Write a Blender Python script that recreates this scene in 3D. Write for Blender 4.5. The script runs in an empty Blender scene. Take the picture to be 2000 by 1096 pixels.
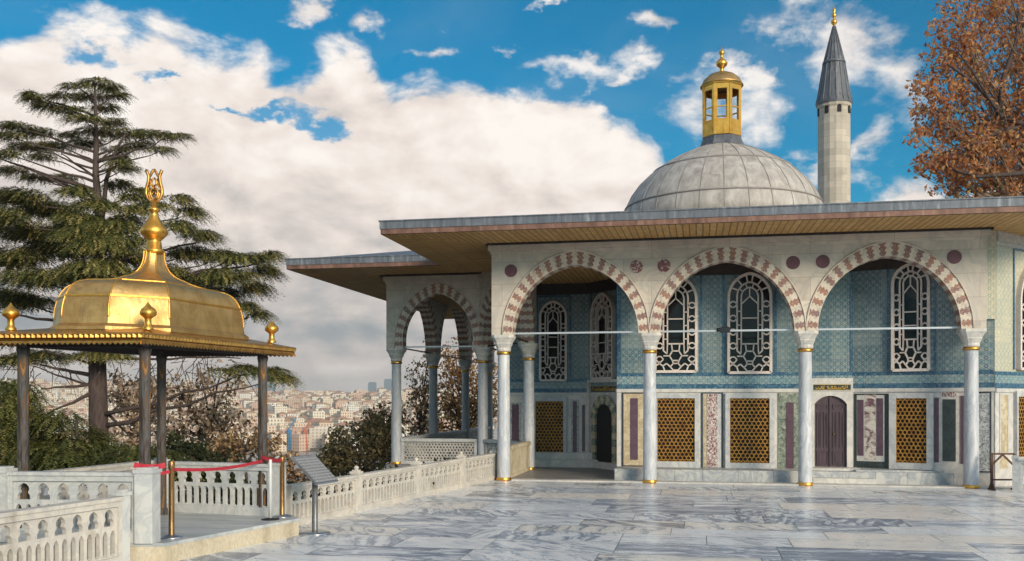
import bpy, bmesh, math, random
from mathutils import Matrix, Vector
random.seed(11)
R = math.radians
C = bpy.context.scene.collection
SC = bpy.context.scene
# ------------------------------------------------------------------ camera
EYE = 2.3
YAW = R(11.1)
FOC = 1850.0            # focal length in photo pixels (2000 wide)
HZ = 781.0              # horizon row in the photo
cam = bpy.data.cameras.new('camera'); camo = bpy.data.objects.new('camera', cam); C.objects.link(camo)
camo.location = (0, 0, EYE); camo.rotation_euler = (R(90), 0, YAW)
cam.sensor_width = 36; cam.lens = 36 * FOC / 2000; cam.shift_y = (HZ - 548) / 2000
cam.clip_start = 0.1; cam.clip_end = 40000
SC.camera = camo
ca, sa = math.cos(YAW), math.sin(YAW)
def W(x, y, Z):
    """world point seen at photo pixel x,y at depth Z along the camera axis"""
    xc = (x - 1000) / FOC * Z
    return Vector((xc * ca - Z * sa, xc * sa + Z * ca, EYE + (HZ - y) / FOC * Z))
def G(x, y, z=0.0):
    return W(x, y, (EYE - z) * FOC / (y - HZ))
# ------------------------------------------------------------------ node helpers
def nd(nt, typ, ins=None, **props):
    n = nt.nodes.new('ShaderNode' + typ)
    for k, v in props.items(): setattr(n, k, v)
    for k, v in (ins or {}).items():
        s = n.inputs[k]
        if isinstance(v, bpy.types.NodeSocket): nt.links.new(v, s)
        else:
            if isinstance(v, (tuple, list)) and s.type == 'RGBA' and len(v) == 3: v = (*v, 1)
            s.default_value = v
    return n
def mth(nt, op, a, b=None, c=None, clamp=False):
    n = nt.nodes.new('ShaderNodeMath'); n.operation = op; n.use_clamp = clamp
    for i, v in enumerate((a, b, c)):
        if v is None: continue
        if isinstance(v, bpy.types.NodeSocket): nt.links.new(v, n.inputs[i])
        else: n.inputs[i].default_value = v
    return n.outputs[0]
def mix(nt, f, a, b, blend='MIX'):
    n = nt.nodes.new('ShaderNodeMix'); n.data_type = 'RGBA'; n.blend_type = blend; n.clamp_factor = True
    for i, v in ((0, f), (6, a), (7, b)):
        if isinstance(v, bpy.types.NodeSocket): nt.links.new(v, n.inputs[i])
        else: n.inputs[i].default_value = ((*v, 1) if isinstance(v, (tuple, list)) and len(v) == 3 else v)
    return n.outputs[2]
def ramp(nt, f, stops, interp='LINEAR'):
    n = nt.nodes.new('ShaderNodeValToRGB'); e = n.color_ramp; e.interpolation = interp
    while len(e.elements) < len(stops): e.elements.new(0.5)
    for el, (p, c) in zip(e.elements, stops):
        el.position = p
        el.color = (*c, 1) if isinstance(c, (tuple, list)) else (c, c, c, 1)
    nt.links.new(f, n.inputs[0]); return n.outputs[0]
def sstep(nt, x, lo, hi):
    n = nd(nt, 'MapRange', {1: lo, 2: hi}, interpolation_type='SMOOTHSTEP'); nt.links.new(x, n.inputs[0]); return n.outputs[0]
# ------------------------------------------------------------------ sky, sun, exposure
SUN_AZ, SUN_EL = R(137), R(17)          # clockwise from +Y, above the horizon
w = bpy.data.worlds.new('World'); SC.world = w; w.use_nodes = True
nt = w.node_tree; nt.nodes.clear()
out = nd(nt, 'OutputWorld'); bg = nd(nt, 'Background', {1: 0.1}); nt.links.new(bg.outputs[0], out.inputs[0])
sky = nd(nt, 'TexSky', sky_type='NISHITA', sun_disc=False, sun_elevation=SUN_EL, sun_rotation=SUN_AZ, air_density=1.0, dust_density=0.6, ozone_density=3.0)
tc = nd(nt, 'TexCoord')
rot = nd(nt, 'VectorRotate', {0: tc.outputs['Generated'], 'Angle': -YAW}, rotation_type='Z_AXIS')
sx = nd(nt, 'SeparateXYZ', {0: rot.outputs[0]})
az = mth(nt, 'ARCTAN2', sx.outputs[0], sx.outputs[1])
el = mth(nt, 'ARCSINE', sx.outputs[2])
def azel(x, y):
    a = math.atan((x - 1000) / FOC); return a, math.atan((HZ - y) / FOC * math.cos(a))
str_ = nd(nt, 'Mapping', {0: rot.outputs[0], 'Scale': (1, 1, 1.7)}).outputs[0]
n1 = nd(nt, 'TexNoise', {'Vector': str_, 'Scale': 9.0, 'Detail': 10.0, 'Roughness': 0.6, 'Distortion': 0.25}).outputs[0]
n2 = nd(nt, 'TexNoise', {'Vector': str_, 'Scale': 4.5, 'Detail': 7.0, 'Roughness': 0.55, 'Distortion': 0.4}).outputs[0]
off = nd(nt, 'Mapping', {0: str_, 'Location': (-0.012, 0.004, -0.022)}).outputs[0]
n1b = nd(nt, 'TexNoise', {'Vector': off, 'Scale': 9.0, 'Detail': 6.0, 'Roughness': 0.5, 'Distortion': 0.25}).outputs[0]
nh = nd(nt, 'TexNoise', {'Vector': nd(nt, 'Mapping', {0: rot.outputs[0], 'Scale': (1, 1, 7)}).outputs[0], 'Scale': 7.0, 'Detail': 6.0, 'Roughness': 0.5, 'Distortion': 0.3}).outputs[0]
TOP = [(-250, 60), (0, 88), (40, 78), (110, 36), (190, 48), (262, 92), (300, 62), (350, 66), (420, 92), (515, 100), (535, 132), (590, 140), (640, 100), (690, 95), (735, 135), (770, 172),
       (850, 150), (900, 145), (970, 155), (1060, 182), (1130, 205), (1185, 245), (1250, 282), (1290, 315), (1330, 420), (1400, 520), (1640, 470), (1700, 405), (1760, 372), (1810, 352), (1860, 385), (2250, 300)]
azf = mth(nt, 'MULTIPLY_ADD', az, 1 / 1.3, 0.5)
stops = []
for x, y in TOP:
    a, e = azel(x, y); stops.append((min(1, max(0, a / 1.3 + 0.5)), e / 0.5))
top = mth(nt, 'MULTIPLY', ramp(nt, azf, stops), 0.5)
depth = mth(nt, 'SUBTRACT', top, el)                    # radians under the cloud top
nn = mth(nt, 'SUBTRACT', n1, 0.5)
f1 = mth(nt, 'ADD', mth(nt, 'DIVIDE', depth, 0.022), mth(nt, 'MULTIPLY', nn, 6.5))
dn = nd(nt, 'TexNoise', {'Vector': str_, 'Scale': 13.0, 'Detail': 7.0, 'Roughness': 0.6})
ds = nd(nt, 'SeparateXYZ', {0: dn.outputs['Color']})
azd = mth(nt, 'ADD', az, mth(nt, 'MULTIPLY', mth(nt, 'SUBTRACT', ds.outputs[0], 0.5), 0.17))
eld = mth(nt, 'ADD', el, mth(nt, 'MULTIPLY', mth(nt, 'SUBTRACT', ds.outputs[1], 0.5), 0.11))
def blob(x, y, rx, ry):
    a, e = azel(x, y)
    p = mth(nt, 'POWER', mth(nt, 'DIVIDE', mth(nt, 'SUBTRACT', azd, a), rx / FOC), 2)
    q = mth(nt, 'POWER', mth(nt, 'DIVIDE', mth(nt, 'SUBTRACT', eld, e), ry / FOC), 2)
    return mth(nt, 'SUBTRACT', 1, mth(nt, 'SQRT', mth(nt, 'ADD', p, q)))
def blobs(lst):
    o = None
    for b in lst:
        s = blob(*b); o = s if o is None else mth(nt, 'MAXIMUM', o, s)
    return o
pos = blobs([(1090, 135, 125, 34), (1195, 150, 50, 26), (1390, 225, 120, 60), (1500, 250, 90, 60), (1690, 95, 85, 100), (1740, 150, 90, 70), (1690, 292, 50, 55), (1540, 25, 90, 45),
             (865, 98, 55, 24), (718, 56, 50, 26), (590, 5, 40, 22), (1445, 150, 45, 40), (1010, 84, 34, 14), (1290, 40, 70, 24), (1600, 330, 60, 40), (1080, 2, 60, 12)])
neg = blobs([(165, 112, 62, 24), (530, 224, 120, 17), (652, 240, 44, 22), (312, 162, 40, 14), (420, 210, 60, 10)])
f2 = mth(nt, 'MULTIPLY_ADD', nn, 3.4, pos)
m1 = sstep(nt, f1, -0.5, 0.65)
m2 = mth(nt, 'MULTIPLY', sstep(nt, f2, -0.05, 1.1), 0.9)
m3 = sstep(nt, mth(nt, 'MULTIPLY_ADD', nn, 2.6, neg), -0.1, 0.75)
mask = mth(nt, 'MULTIPLY', mth(nt, 'MAXIMUM', m1, m2), mth(nt, 'MULTIPLY_ADD', m3, -0.9, 1.0))
veil = mth(nt, 'MULTIPLY', sstep(nt, n2, 0.5, 0.8), 0.06)
mask = mth(nt, 'MAXIMUM', mask, veil)
# the rest of the sky, away from the photographed part: broken cloud
away = sstep(nt, mth(nt, 'ABSOLUTE', az), 0.62, 1.0)
mask = mth(nt, 'ADD', mth(nt, 'MULTIPLY', mask, mth(nt, 'SUBTRACT', 1, away)), mth(nt, 'MULTIPLY', sstep(nt, n2, 0.47, 0.66), away))
# cloud light: bright shoulders, grey bellies, layered grey band low down
lit = mth(nt, 'MULTIPLY', mth(nt, 'SUBTRACT', n1, n1b), 1.15)
body = ramp(nt, mth(nt, 'DIVIDE', el, 0.45), [(0.0, 0.78), (0.06, 0.78), (0.10, 0.64), (0.15, 0.47), (0.24, 0.55), (0.33, 0.68), (0.42, 0.78), (0.52, 0.86), (0.65, 0.88), (1.0, 0.88)])
low = mth(nt, 'SUBTRACT', 1, sstep(nt, el, 0.10, 0.2))
lay = mth(nt, 'MULTIPLY', mth(nt, 'MULTIPLY', mth(nt, 'SUBTRACT', nh, 0.5), low), 0.7)
puff = mth(nt, 'MULTIPLY', mth(nt, 'SUBTRACT', n2, 0.5), mth(nt, 'MULTIPLY_ADD', low, -0.35, 0.62))
br = mth(nt, 'ADD', mth(nt, 'ADD', body, lit), mth(nt, 'ADD', lay, puff), clamp=True)
ccol = ramp(nt, br, [(0.0, (0.20, 0.235, 0.27)), (0.35, (0.36, 0.385, 0.40)), (0.6, (0.63, 0.575, 0.54)), (0.8, (0.85, 0.76, 0.70)), (1.0, (1.0, 0.935, 0.875))])
cloud = mix(nt, 1.0, mix(nt, 1.0, ccol, (6.9, 6.9, 6.9), 'MULTIPLY'), ramp(nt, away, [(0.0, 0.5), (1.0, 1.0)]), 'MULTIPLY')   # clouds on the sun's side are brighter
cloud = mix(nt, 1.0, cloud, (2.0, 2.0, 2.0), 'MULTIPLY')
blue = mix(nt, 1.0, sky.outputs[0], (0.008, 0.62, 0.745), 'MULTIPLY')
nt.links.new(mix(nt, mask, blue, cloud), bg.inputs[0])

sun = bpy.data.lights.new('sun', 'SUN'); suno = bpy.data.objects.new('sun', sun); C.objects.link(suno)
sun.energy = 2.5; sun.angle = R(16); sun.color = (1.0, 0.83, 0.64)
sd = Vector((math.sin(SUN_AZ) * math.cos(SUN_EL), math.cos(SUN_AZ) * math.cos(SUN_EL), math.sin(SUN_EL)))
suno.rotation_euler = (-sd).to_track_quat('-Z', 'Y').to_euler()
suno.location = (30, -20, 40)
SC.view_settings.view_transform = 'Standard'; SC.view_settings.look = 'None'
SC.view_settings.exposure = 0.62; SC.view_settings.gamma = 1.0
# ------------------------------------------------------------------ mesh helpers
class MB:
    def __init__(s): s.v = []; s.f = []; s.m = []; s.s = []; s.uv = {}
    def quad(s, pts, m=0, smooth=False, uv=None):
        i = len(s.v); s.v += [tuple(p) for p in pts]; s.f.append(tuple(range(i, i + len(pts)))); s.m.append(m); s.s.append(smooth)
        if uv: s.uv[len(s.f) - 1] = uv
    def box(s, x0, x1, y0, y1, z0, z1, m=0):
        i = len(s.v)
        s.v += [(x0, y0, z0), (x1, y0, z0), (x1, y1, z0), (x0, y1, z0), (x0, y0, z1), (x1, y0, z1), (x1, y1, z1), (x0, y1, z1)]
        for f in ((0, 3, 2, 1), (4, 5, 6, 7), (0, 1, 5, 4), (1, 2, 6, 5), (2, 3, 7, 6), (3, 0, 4, 7)):
            s.f.append(tuple(i + k for k in f)); s.m.append(m); s.s.append(False)
    def bar(s, p, q, a, b, m=0, up=(0, 0, 1)):
        """a x b beam from p to q (a across, b along up)"""
        p, q, up = Vector(p), Vector(q), Vector(up)
        d = (q - p).normalized(); x = d.cross(up)
        if x.length < 1e-4: x = d.cross(Vector((1, 0, 0)))
        x.normalize(); y = x.cross(d).normalized()
        i = len(s.v)
        for o in (p, q):
            for u, t in ((-1, -1), (1, -1), (1, 1), (-1, 1)): s.v.append(tuple(o + x * (u * a / 2) + y * (t * b / 2)))
        for f in ((0, 1, 2, 3), (7, 6, 5, 4), (0, 4, 5, 1), (1, 5, 6, 2), (2, 6, 7, 3), (3, 7, 4, 0)):
            s.f.append(tuple(i + k for k in f)); s.m.append(m); s.s.append(False)
    def prism(s, poly, z0, z1, m=0, mside=None):
        n = len(poly); i = len(s.v)
        s.v += [(p[0], p[1], z0) for p in poly] + [(p[0], p[1], z1) for p in poly]
        s.f.append(tuple(i + n - 1 - k for k in range(n))); s.m.append(m); s.s.append(False)
        s.f.append(tuple(i + n + k for k in range(n))); s.m.append(m); s.s.append(False)
        for k in range(n):
            l = (k + 1) % n
            s.f.append((i + k, i + l, i + n + l, i + n + k)); s.m.append(m if mside is None else mside); s.s.append(False)
    def plate(s, poly, y0, y1, m=0, mside=None):
        """polygon in x,z extruded along y (front y0)"""
        n = len(poly); i = len(s.v)
        s.v += [(p[0], y0, p[1]) for p in poly] + [(p[0], y1, p[1]) for p in poly]
        s.f.append(tuple(i + k for k in range(n))); s.m.append(m); s.s.append(False)
        s.f.append(tuple(i + n + n - 1 - k for k in range(n))); s.m.append(m); s.s.append(False)
        for k in range(n):
            l = (k + 1) % n
            s.f.append((i + l, i + k, i + n + k, i + n + l)); s.m.append(m if mside is None else mside); s.s.append(False)
    def rings(s, rings, m=0, smooth=True, closed=True, cap0=False, cap1=False):
        n = len(rings[0]); i = len(s.v)
        for r_ in rings: s.v += [tuple(p) for p in r_]
        for a in range(len(rings) - 1):
            for k in range(n if closed else n - 1):
                l = (k + 1) % n
                s.f.append((i + a * n + k, i + a * n + l, i + (a + 1) * n + l, i + (a + 1) * n + k)); s.m.append(m); s.s.append(smooth)
        if cap0: s.f.append(tuple(i + n - 1 - k for k in range(n))); s.m.append(m); s.s.append(False)
        if cap1:
            b = i + (len(rings) - 1) * n; s.f.append(tuple(b + k for k in range(n))); s.m.append(m); s.s.append(False)
    def lathe(s, prof, n=20, c=(0, 0, 0), m=0, smooth=True, a0=0.0, cap=True):
        rs = [[(c[0] + r_ * math.cos(a0 + 2 * math.pi * k / n), c[1] + r_ * math.sin(a0 + 2 * math.pi * k / n), c[2] + z) for k in range(n)] for r_, z in prof]
        s.rings(rs, m, smooth, True, cap, cap)
    def tube(s, pts, rad, n=6, m=0, cap=True, smooth=True):
        pts = [Vector(p) for p in pts]; rs = []
        if not isinstance(rad, (list, tuple)): rad = [rad] * len(pts)
        px = None
        for k, p in enumerate(pts):
            d = (pts[min(k + 1, len(pts) - 1)] - pts[max(k - 1, 0)]).normalized()
            x = px - d * px.dot(d) if px is not None else d.orthogonal()
            if x.length < 1e-5: x = d.orthogonal()
            x.normalize(); px = x; y = d.cross(x)
            rs.append([p + (x * math.cos(2 * math.pi * j / n) + y * math.sin(2 * math.pi * j / n)) * rad[k] for j in range(n)])
        s.rings(rs, m, smooth, True, cap, cap)
    def holed(s, x0, x1, z0, z1, hole, y0, y1, m=0, mh=None):
        """rectangular plate x0..x1, z0..z1 (front y0, back y1) with one star-shaped hole"""
        cx = sum(p[0] for p in hole) / len(hole); cz = sum(p[1] for p in hole) / len(hole)
        ang = [math.atan2(z - cz, x - cx) for x in (x0, x1) for z in (z0, z1)] + [math.atan2(p[1] - cz, p[0] - cx) for p in hole]
        ang = sorted(set(round(a, 5) for a in ang))
        def rect(a):
            dx, dz = math.cos(a), math.sin(a); t = 1e9
            if dx > 1e-9: t = min(t, (x1 - cx) / dx)
            if dx < -1e-9: t = min(t, (x0 - cx) / dx)
            if dz > 1e-9: t = min(t, (z1 - cz) / dz)
            if dz < -1e-9: t = min(t, (z0 - cz) / dz)
            return cx + dx * t, cz + dz * t
        def hol(a):
            dx, dz = math.cos(a), math.sin(a); best = None
            for k in range(len(hole)):
                ax, az_ = hole[k][0] - cx, hole[k][1] - cz; bx, bz = hole[(k + 1) % len(hole)][0] - cx, hole[(k + 1) % len(hole)][1] - cz
                ex, ez = bx - ax, bz - az_; den = dx * ez - dz * ex
                if abs(den) < 1e-12: continue
                t = (ax * ez - az_ * ex) / den; q = (ax * dz - az_ * dx) / den
                if t > 0 and -1e-6 <= q <= 1 + 1e-6: best = t if best is None else min(best, t)
            best = best or 0.01
            return cx + dx * best, cz + dz * best
        o = [rect(a) for a in ang]; h = [hol(a) for a in ang]; n = len(ang)
        for k in range(n):
            l = (k + 1) % n
            s.quad([(o[k][0], y0, o[k][1]), (o[l][0], y0, o[l][1]), (h[l][0], y0, h[l][1]), (h[k][0], y0, h[k][1])], m)
            s.quad([(o[l][0], y1, o[l][1]), (o[k][0], y1, o[k][1]), (h[k][0], y1, h[k][1]), (h[l][0], y1, h[l][1])], m)
            s.quad([(h[k][0], y0, h[k][1]), (h[l][0], y0, h[l][1]), (h[l][0], y1, h[l][1]), (h[k][0], y1, h[k][1])], m if mh is None else mh)
    def mesh(s, name, mats):
        me = bpy.data.meshes.new(name); me.from_pydata(s.v, [], s.f)
        for m_ in (mats if isinstance(mats, (list, tuple)) else [mats]): me.materials.append(m_)
        me.polygons.foreach_set('material_index', s.m); me.polygons.foreach_set('use_smooth', s.s)
        if s.uv:
            lay_ = me.uv_layers.new(name='UVMap')
            for fi, uv in s.uv.items():
                for li, c in zip(me.polygons[fi].loop_indices, uv): lay_.data[li].uv = c
        me.update(); return me
    def build(s, name, mats, parent=None, mat=None):
        return put(name, s.mesh(name, mats), parent, mat)
WM = {}
def put(name, me, parent=None, mat=None):
    """link an object whose mesh lies in frame mat (world), under parent"""
    o = bpy.data.objects.new(name, me); C.objects.link(o)
    m = mat or Matrix.Identity(4); WM[o] = m
    if parent is not None:
        o.parent = parent; o.matrix_local = WM[parent].inverted() @ m
    else: o.matrix_world = m
    return o
def thing(name, label, cat, loc=(0, 0, 0), group=None, rz=0.0):
    m = Matrix.Translation(Vector(loc)) @ Matrix.Rotation(rz, 4, 'Z')
    o = put(name, None, None, m); return tag(o, label, cat, group)
def tag(o, label=None, cat=None, group=None, kind=None):
    if label: o['label'] = label
    if cat: o['category'] = cat
    if group: o['group'] = group
    if kind: o['kind'] = kind
    return o
def T(x, y, z): return Matrix.Translation(Vector((x, y, z)))
# ------------------------------------------------------------------ materials
def mat(name, col=(0.5, 0.5, 0.5), rough=0.6, metal=0.0, spec=0.5):
    m = bpy.data.materials.new(name); m.use_nodes = True
    b = m.node_tree.nodes['Principled BSDF']
    b.inputs['Base Color'].default_value = (*col, 1); b.inputs['Roughness'].default_value = rough; b.inputs['Metallic'].default_value = metal
    b.inputs['Specular IOR Level'].default_value = spec
    return m, m.node_tree, b
def coords(nt, kind='Object', scale=(1, 1, 1), rotz=(0, 0, 0)):
    return nd(nt, 'Mapping', {0: nd(nt, 'TexCoord').outputs[kind], 'Scale': scale, 'Rotation': rotz}).outputs[0]
def noise(nt, vec, scale, detail=5, rough=0.55, dist=0.0):
    return nd(nt, 'TexNoise', {'Vector': vec, 'Scale': scale, 'Detail': detail, 'Roughness': rough, 'Distortion': dist}).outputs[0]
def bump(nt, b, h, strength=0.3, dist=0.02):
    n = nd(nt, 'Bump', {'Strength': strength, 'Distance': dist, 'Height': h}); nt.links.new(n.outputs[0], b.inputs['Normal'])
def link(nt, a, b): nt.links.new(a, b)

def worn(name, stops, scale=3.0, rough=0.6, metal=0.0, bscale=30.0, bstr=0.2, detail=6, dist=0.6, sc=(1, 1, 1), rvar=0.12, spec=0.5, kind='Object'):
    """mottled surface: a noise-driven ramp with fine grain and bump"""
    m, nt, b = mat(name, (0.5, 0.5, 0.5), rough, metal, spec)
    v = coords(nt, kind, sc); n = noise(nt, v, scale, detail, 0.6, dist); g = noise(nt, v, bscale, 4)
    c = ramp(nt, n, stops)
    c = mix(nt, 1.0, c, ramp(nt, g, [(0.3, 0.82), (0.7, 1.12)]), 'MULTIPLY')
    link(nt, c, b.inputs['Base Color'])
    link(nt, mth(nt, 'MULTIPLY_ADD', g, rvar * 2, rough - rvar), b.inputs['Roughness'])
    if bstr: bump(nt, b, g, bstr, 0.01)
    return m
def marble(name, base, vein, scale=1.2, rough=0.45, dirt=(0.33, 0.27, 0.2), dirt_amt=0.35, sc=(1, 1, 1), block=None, amt=0.7, ang=(0.5, 0.3, 0.6)):
    m, nt, b = mat(name, base, rough)
    rnd_ = nd(nt, 'ObjectInfo').outputs['Random']; sh = nd(nt, 'VectorMath', {0: nd(nt, 'TexCoord').outputs['Object'], 1: nd(nt, 'CombineXYZ', {0: mth(nt, 'MULTIPLY', rnd_, 61), 1: mth(nt, 'MULTIPLY', rnd_, 17), 2: mth(nt, 'MULTIPLY', rnd_, 39)}).outputs[0]}, operation='ADD').outputs[0]
    v = nd(nt, 'Mapping', {0: sh, 'Scale': sc, 'Rotation': ang}).outputs[0]
    n = noise(nt, v, scale, 8, 0.6, 1.6)
    ve = mth(nt, 'SUBTRACT', 1, mth(nt, 'MULTIPLY', mth(nt, 'ABSOLUTE', mth(nt, 'SUBTRACT', n, 0.5)), 9), clamp=True)
    ve = mth(nt, 'MULTIPLY', mth(nt, 'POWER', ve, 1.5), amt)
    big = noise(nt, v, scale * 0.5, 5, 0.6, 0.8)
    c = mix(nt, mth(nt, 'MULTIPLY', sstep(nt, big, 0.42, 0.7), 0.55 * amt), base, vein)
    c = mix(nt, ve, c, vein)
    d = sstep(nt, noise(nt, nd(nt, 'Mapping', {0: sh, 'Scale': (1, 1, 0.55)}).outputs[0], 2.3, 8, 0.68, 0.3), 0.50, 0.76)
    c = mix(nt, mth(nt, 'MULTIPLY', d, dirt_amt), c, dirt)
    if block:
        br = nd(nt, 'TexBrick', {'Vector': nd(nt, 'Mapping', {0: nd(nt, 'TexCoord').outputs['Object'], 'Rotation': (R(90), 0, 0)}).outputs[0], 'Scale': 1.0, 'Mortar Size': 0.006, 'Mortar Smooth': 0.3, 'Brick Width': block[0], 'Row Height': block[1],
                                 'Color1': (0.90, 0.885, 0.87, 1), 'Color2': (1.06, 1.06, 1.06, 1), 'Mortar': (0.60, 0.56, 0.5, 1)}, offset=0.37)
        c = mix(nt, 1.0, c, br.outputs[0], 'MULTIPLY')
    link(nt, c, b.inputs['Base Color'])
    g = noise(nt, coords(nt), 40, 4); bump(nt, b, g, 0.15, 0.006)
    link(nt, mth(nt, 'MULTIPLY_ADD', g, 0.25, rough - 0.12), b.inputs['Roughness'])
    return m
M = {}
M['facade'] = marble('facade_marble', (0.61, 0.54, 0.455), (0.42, 0.395, 0.37), 0.9, 0.5, block=(2.1, 0.62), dirt_amt=0.3)
M['shaft'] = marble('shaft_marble', (0.60, 0.61, 0.63), (0.33, 0.36, 0.41), 1.5, 0.38, sc=(2.2, 2.2, 0.6), dirt_amt=0.3, amt=0.7)
M['shaft_grey'] = marble('shaft_grey_marble', (0.42, 0.43, 0.44), (0.27, 0.29, 0.32), 1.6, 0.4, sc=(2.2, 2.2, 0.5), dirt_amt=0.3)
M['white'] = marble('white_marble', (0.64, 0.61, 0.56), (0.42, 0.42, 0.42), 1.3, 0.5, dirt_amt=0.28)
M['grey'] = marble('grey_marble', (0.55, 0.55, 0.54), (0.33, 0.35, 0.38), 1.6, 0.45, dirt_amt=0.25)
M['block'] = marble('block_marble', (0.52, 0.52, 0.50), (0.27, 0.30, 0.34), 1.9, 0.5, dirt_amt=0.35, amt=0.9)
M['fence'] = marble('fence_marble', (0.60, 0.55, 0.48), (0.43, 0.41, 0.39), 2.0, 0.6, dirt_amt=0.75, dirt=(0.27, 0.22, 0.165))
M['fence_grey'] = marble('fence_grey_marble', (0.56, 0.56, 0.54), (0.38, 0.40, 0.42), 2.0, 0.55, dirt_amt=0.35)
M['step'] = worn('step_stone', [(0.3, (0.38, 0.31, 0.21)), (0.5, (0.55, 0.47, 0.34)), (0.7, (0.62, 0.55, 0.43))], 2.2, 0.7, sc=(1, 1, 0.5), bstr=0.3)
M['yellow'] = marble('yellow_marble', (0.62, 0.54, 0.38), (0.38, 0.29, 0.17), 2.6, 0.35, dirt_amt=0.15, amt=0.9)
M['purple'] = worn('porphyry', [(0.3, (0.075, 0.042, 0.062)), (0.7, (0.13, 0.072, 0.10))], 5, 0.35, bstr=0.05)
M['disc'] = worn('porphyry_disc', [(0.3, (0.10, 0.035, 0.045)), (0.7, (0.17, 0.06, 0.075))], 6, 0.4, bstr=0.05)
M['disc_mottled'] = worn('mottled_disc', [(0.35, (0.15, 0.045, 0.05)), (0.52, (0.2, 0.07, 0.07)), (0.6, (0.5, 0.42, 0.38))], 9, 0.4, bstr=0.05, dist=1.5)
M['verd'] = worn('verd_antique', [(0.3, (0.016, 0.026, 0.028)), (0.7, (0.045, 0.062, 0.06))], 4, 0.3, bstr=0.03)
M['green'] = worn('green_breccia', [(0.33, (0.05, 0.07, 0.055)), (0.5, (0.20, 0.24, 0.19)), (0.68, (0.42, 0.43, 0.35))], 9, 0.4, bstr=0.03, dist=1.0)
M['lace'] = worn('red_lace_marble', [(0.40, (0.16, 0.05, 0.06)), (0.48, (0.28, 0.15, 0.15)), (0.53, (0.60, 0.55, 0.51))], 8, 0.4, bstr=0.03, dist=2.5, sc=(1.6, 1, 0.8))
M['greylace'] = worn('grey_lace_marble', [(0.38, (0.14, 0.15, 0.16)), (0.5, (0.36, 0.38, 0.39)), (0.6, (0.58, 0.58, 0.57))], 8, 0.4, bstr=0.03, dist=2.5)
M['zigzag'] = worn('purple_veined_marble', [(0.40, (0.15, 0.07, 0.085)), (0.47, (0.42, 0.36, 0.33)), (0.56, (0.62, 0.57, 0.5))], 2.2, 0.4, bstr=0.03, dist=2.0, sc=(1.3, 1, 1.6))
M['black'] = worn('black_marble', [(0.3, (0.02, 0.022, 0.03)), (0.7, (0.045, 0.05, 0.06))], 4, 0.35, bstr=0.0)
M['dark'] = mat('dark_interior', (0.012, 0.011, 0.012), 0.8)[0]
M['timber'] = worn('dark_timber', [(0.3, (0.018, 0.014, 0.014)), (0.7, (0.04, 0.03, 0.026))], 4, 0.7)
def gold(name, c0, c1, rough, scale=3.0):
    m, nt, b = mat(name, c0, rough, 1.0)
    v = coords(nt); n = noise(nt, v, scale, 6, 0.6, 0.5); g = noise(nt, v, 26, 4)
    link(nt, mix(nt, sstep(nt, n, 0.35, 0.7), c0, c1), b.inputs['Base Color'])
    link(nt, mth(nt, 'MULTIPLY_ADD', n, 0.3, rough - 0.15), b.inputs['Roughness'])
    stn = noise(nt, nd(nt, 'Mapping', {0: v, 'Scale': (5, 5, 0.8)}).outputs[0], 2.2, 7, 0.65)
    old = b.inputs['Base Color'].links[0].from_socket; link(nt, mix(nt, mth(nt, 'MULTIPLY', sstep(nt, stn, 0.52, 0.75), 0.55), old, (0.22, 0.15, 0.09)), b.inputs['Base Color'])
    bump(nt, b, mth(nt, 'MULTIPLY_ADD', g, 0.3, noise(nt, v, 5, 3)), 0.35, 0.025); return m
M['gold'] = gold('gilt_copper', (0.84, 0.47, 0.10), (0.66, 0.33, 0.06), 0.38)
M['gold_pale'] = gold('pale_gilt', (0.66, 0.44, 0.18), (0.44, 0.27, 0.10), 0.50, 2.6)
M['gold_edge'] = gold('gilt_eave', (0.62, 0.34, 0.09), (0.40, 0.20, 0.06), 0.42, 8)
M['grille'] = gold('gilt_bronze_grille', (0.58, 0.29, 0.05), (0.27, 0.11, 0.02), 0.45, 9); M['grille'].node_tree.nodes['Principled BSDF'].inputs['Metallic'].default_value = 0.45
M['lattice'] = worn('plaster_lattice', [(0.3, (0.58, 0.50, 0.46)), (0.7, (0.76, 0.68, 0.63))], 4, 0.7)
M['steel'] = mat('tie_rod_steel', (0.55, 0.57, 0.6), 0.4, 0.5)[0]
M['iron'] = worn('rusty_iron', [(0.3, (0.05, 0.022, 0.016)), (0.7, (0.15, 0.06, 0.035))], 9, 0.7)
M['darkmetal'] = mat('dark_metal', (0.03, 0.035, 0.04), 0.5, 0.6)[0]
m, nt, b = mat('window_glass', (0.010, 0.010, 0.012), 0.08, 0, 0.3)
v = coords(nt); bump(nt, b, noise(nt, v, 1.7, 2), 0.25, 0.05); M['glass'] = m
m, nt, b = mat('lantern_glass', (0.9, 0.93, 0.95), 0.03); b.inputs['Transmission Weight'].default_value = 1.0; b.inputs['IOR'].default_value = 1.02; M['lglass'] = m
M['door'] = worn('plum_door_paint', [(0.3, (0.045, 0.026, 0.036)), (0.7, (0.09, 0.052, 0.066))], 3, 0.5, sc=(3, 3, 0.5), bstr=0.1)
M['lead'] = worn('sheet_lead', [(0.3, (0.085, 0.098, 0.12)), (0.55, (0.155, 0.172, 0.20)), (0.72, (0.30, 0.32, 0.345))], 2.5, 0.5, metal=0.25, sc=(3, 3, 0.4), bstr=0.2)
M['lead_dark'] = worn('dark_sheet_lead', [(0.3, (0.065, 0.072, 0.085)), (0.55, (0.13, 0.14, 0.16)), (0.75, (0.23, 0.24, 0.26))], 2.2, 0.5, metal=0.2, sc=(3, 3, 0.35), bstr=0.2)
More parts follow.
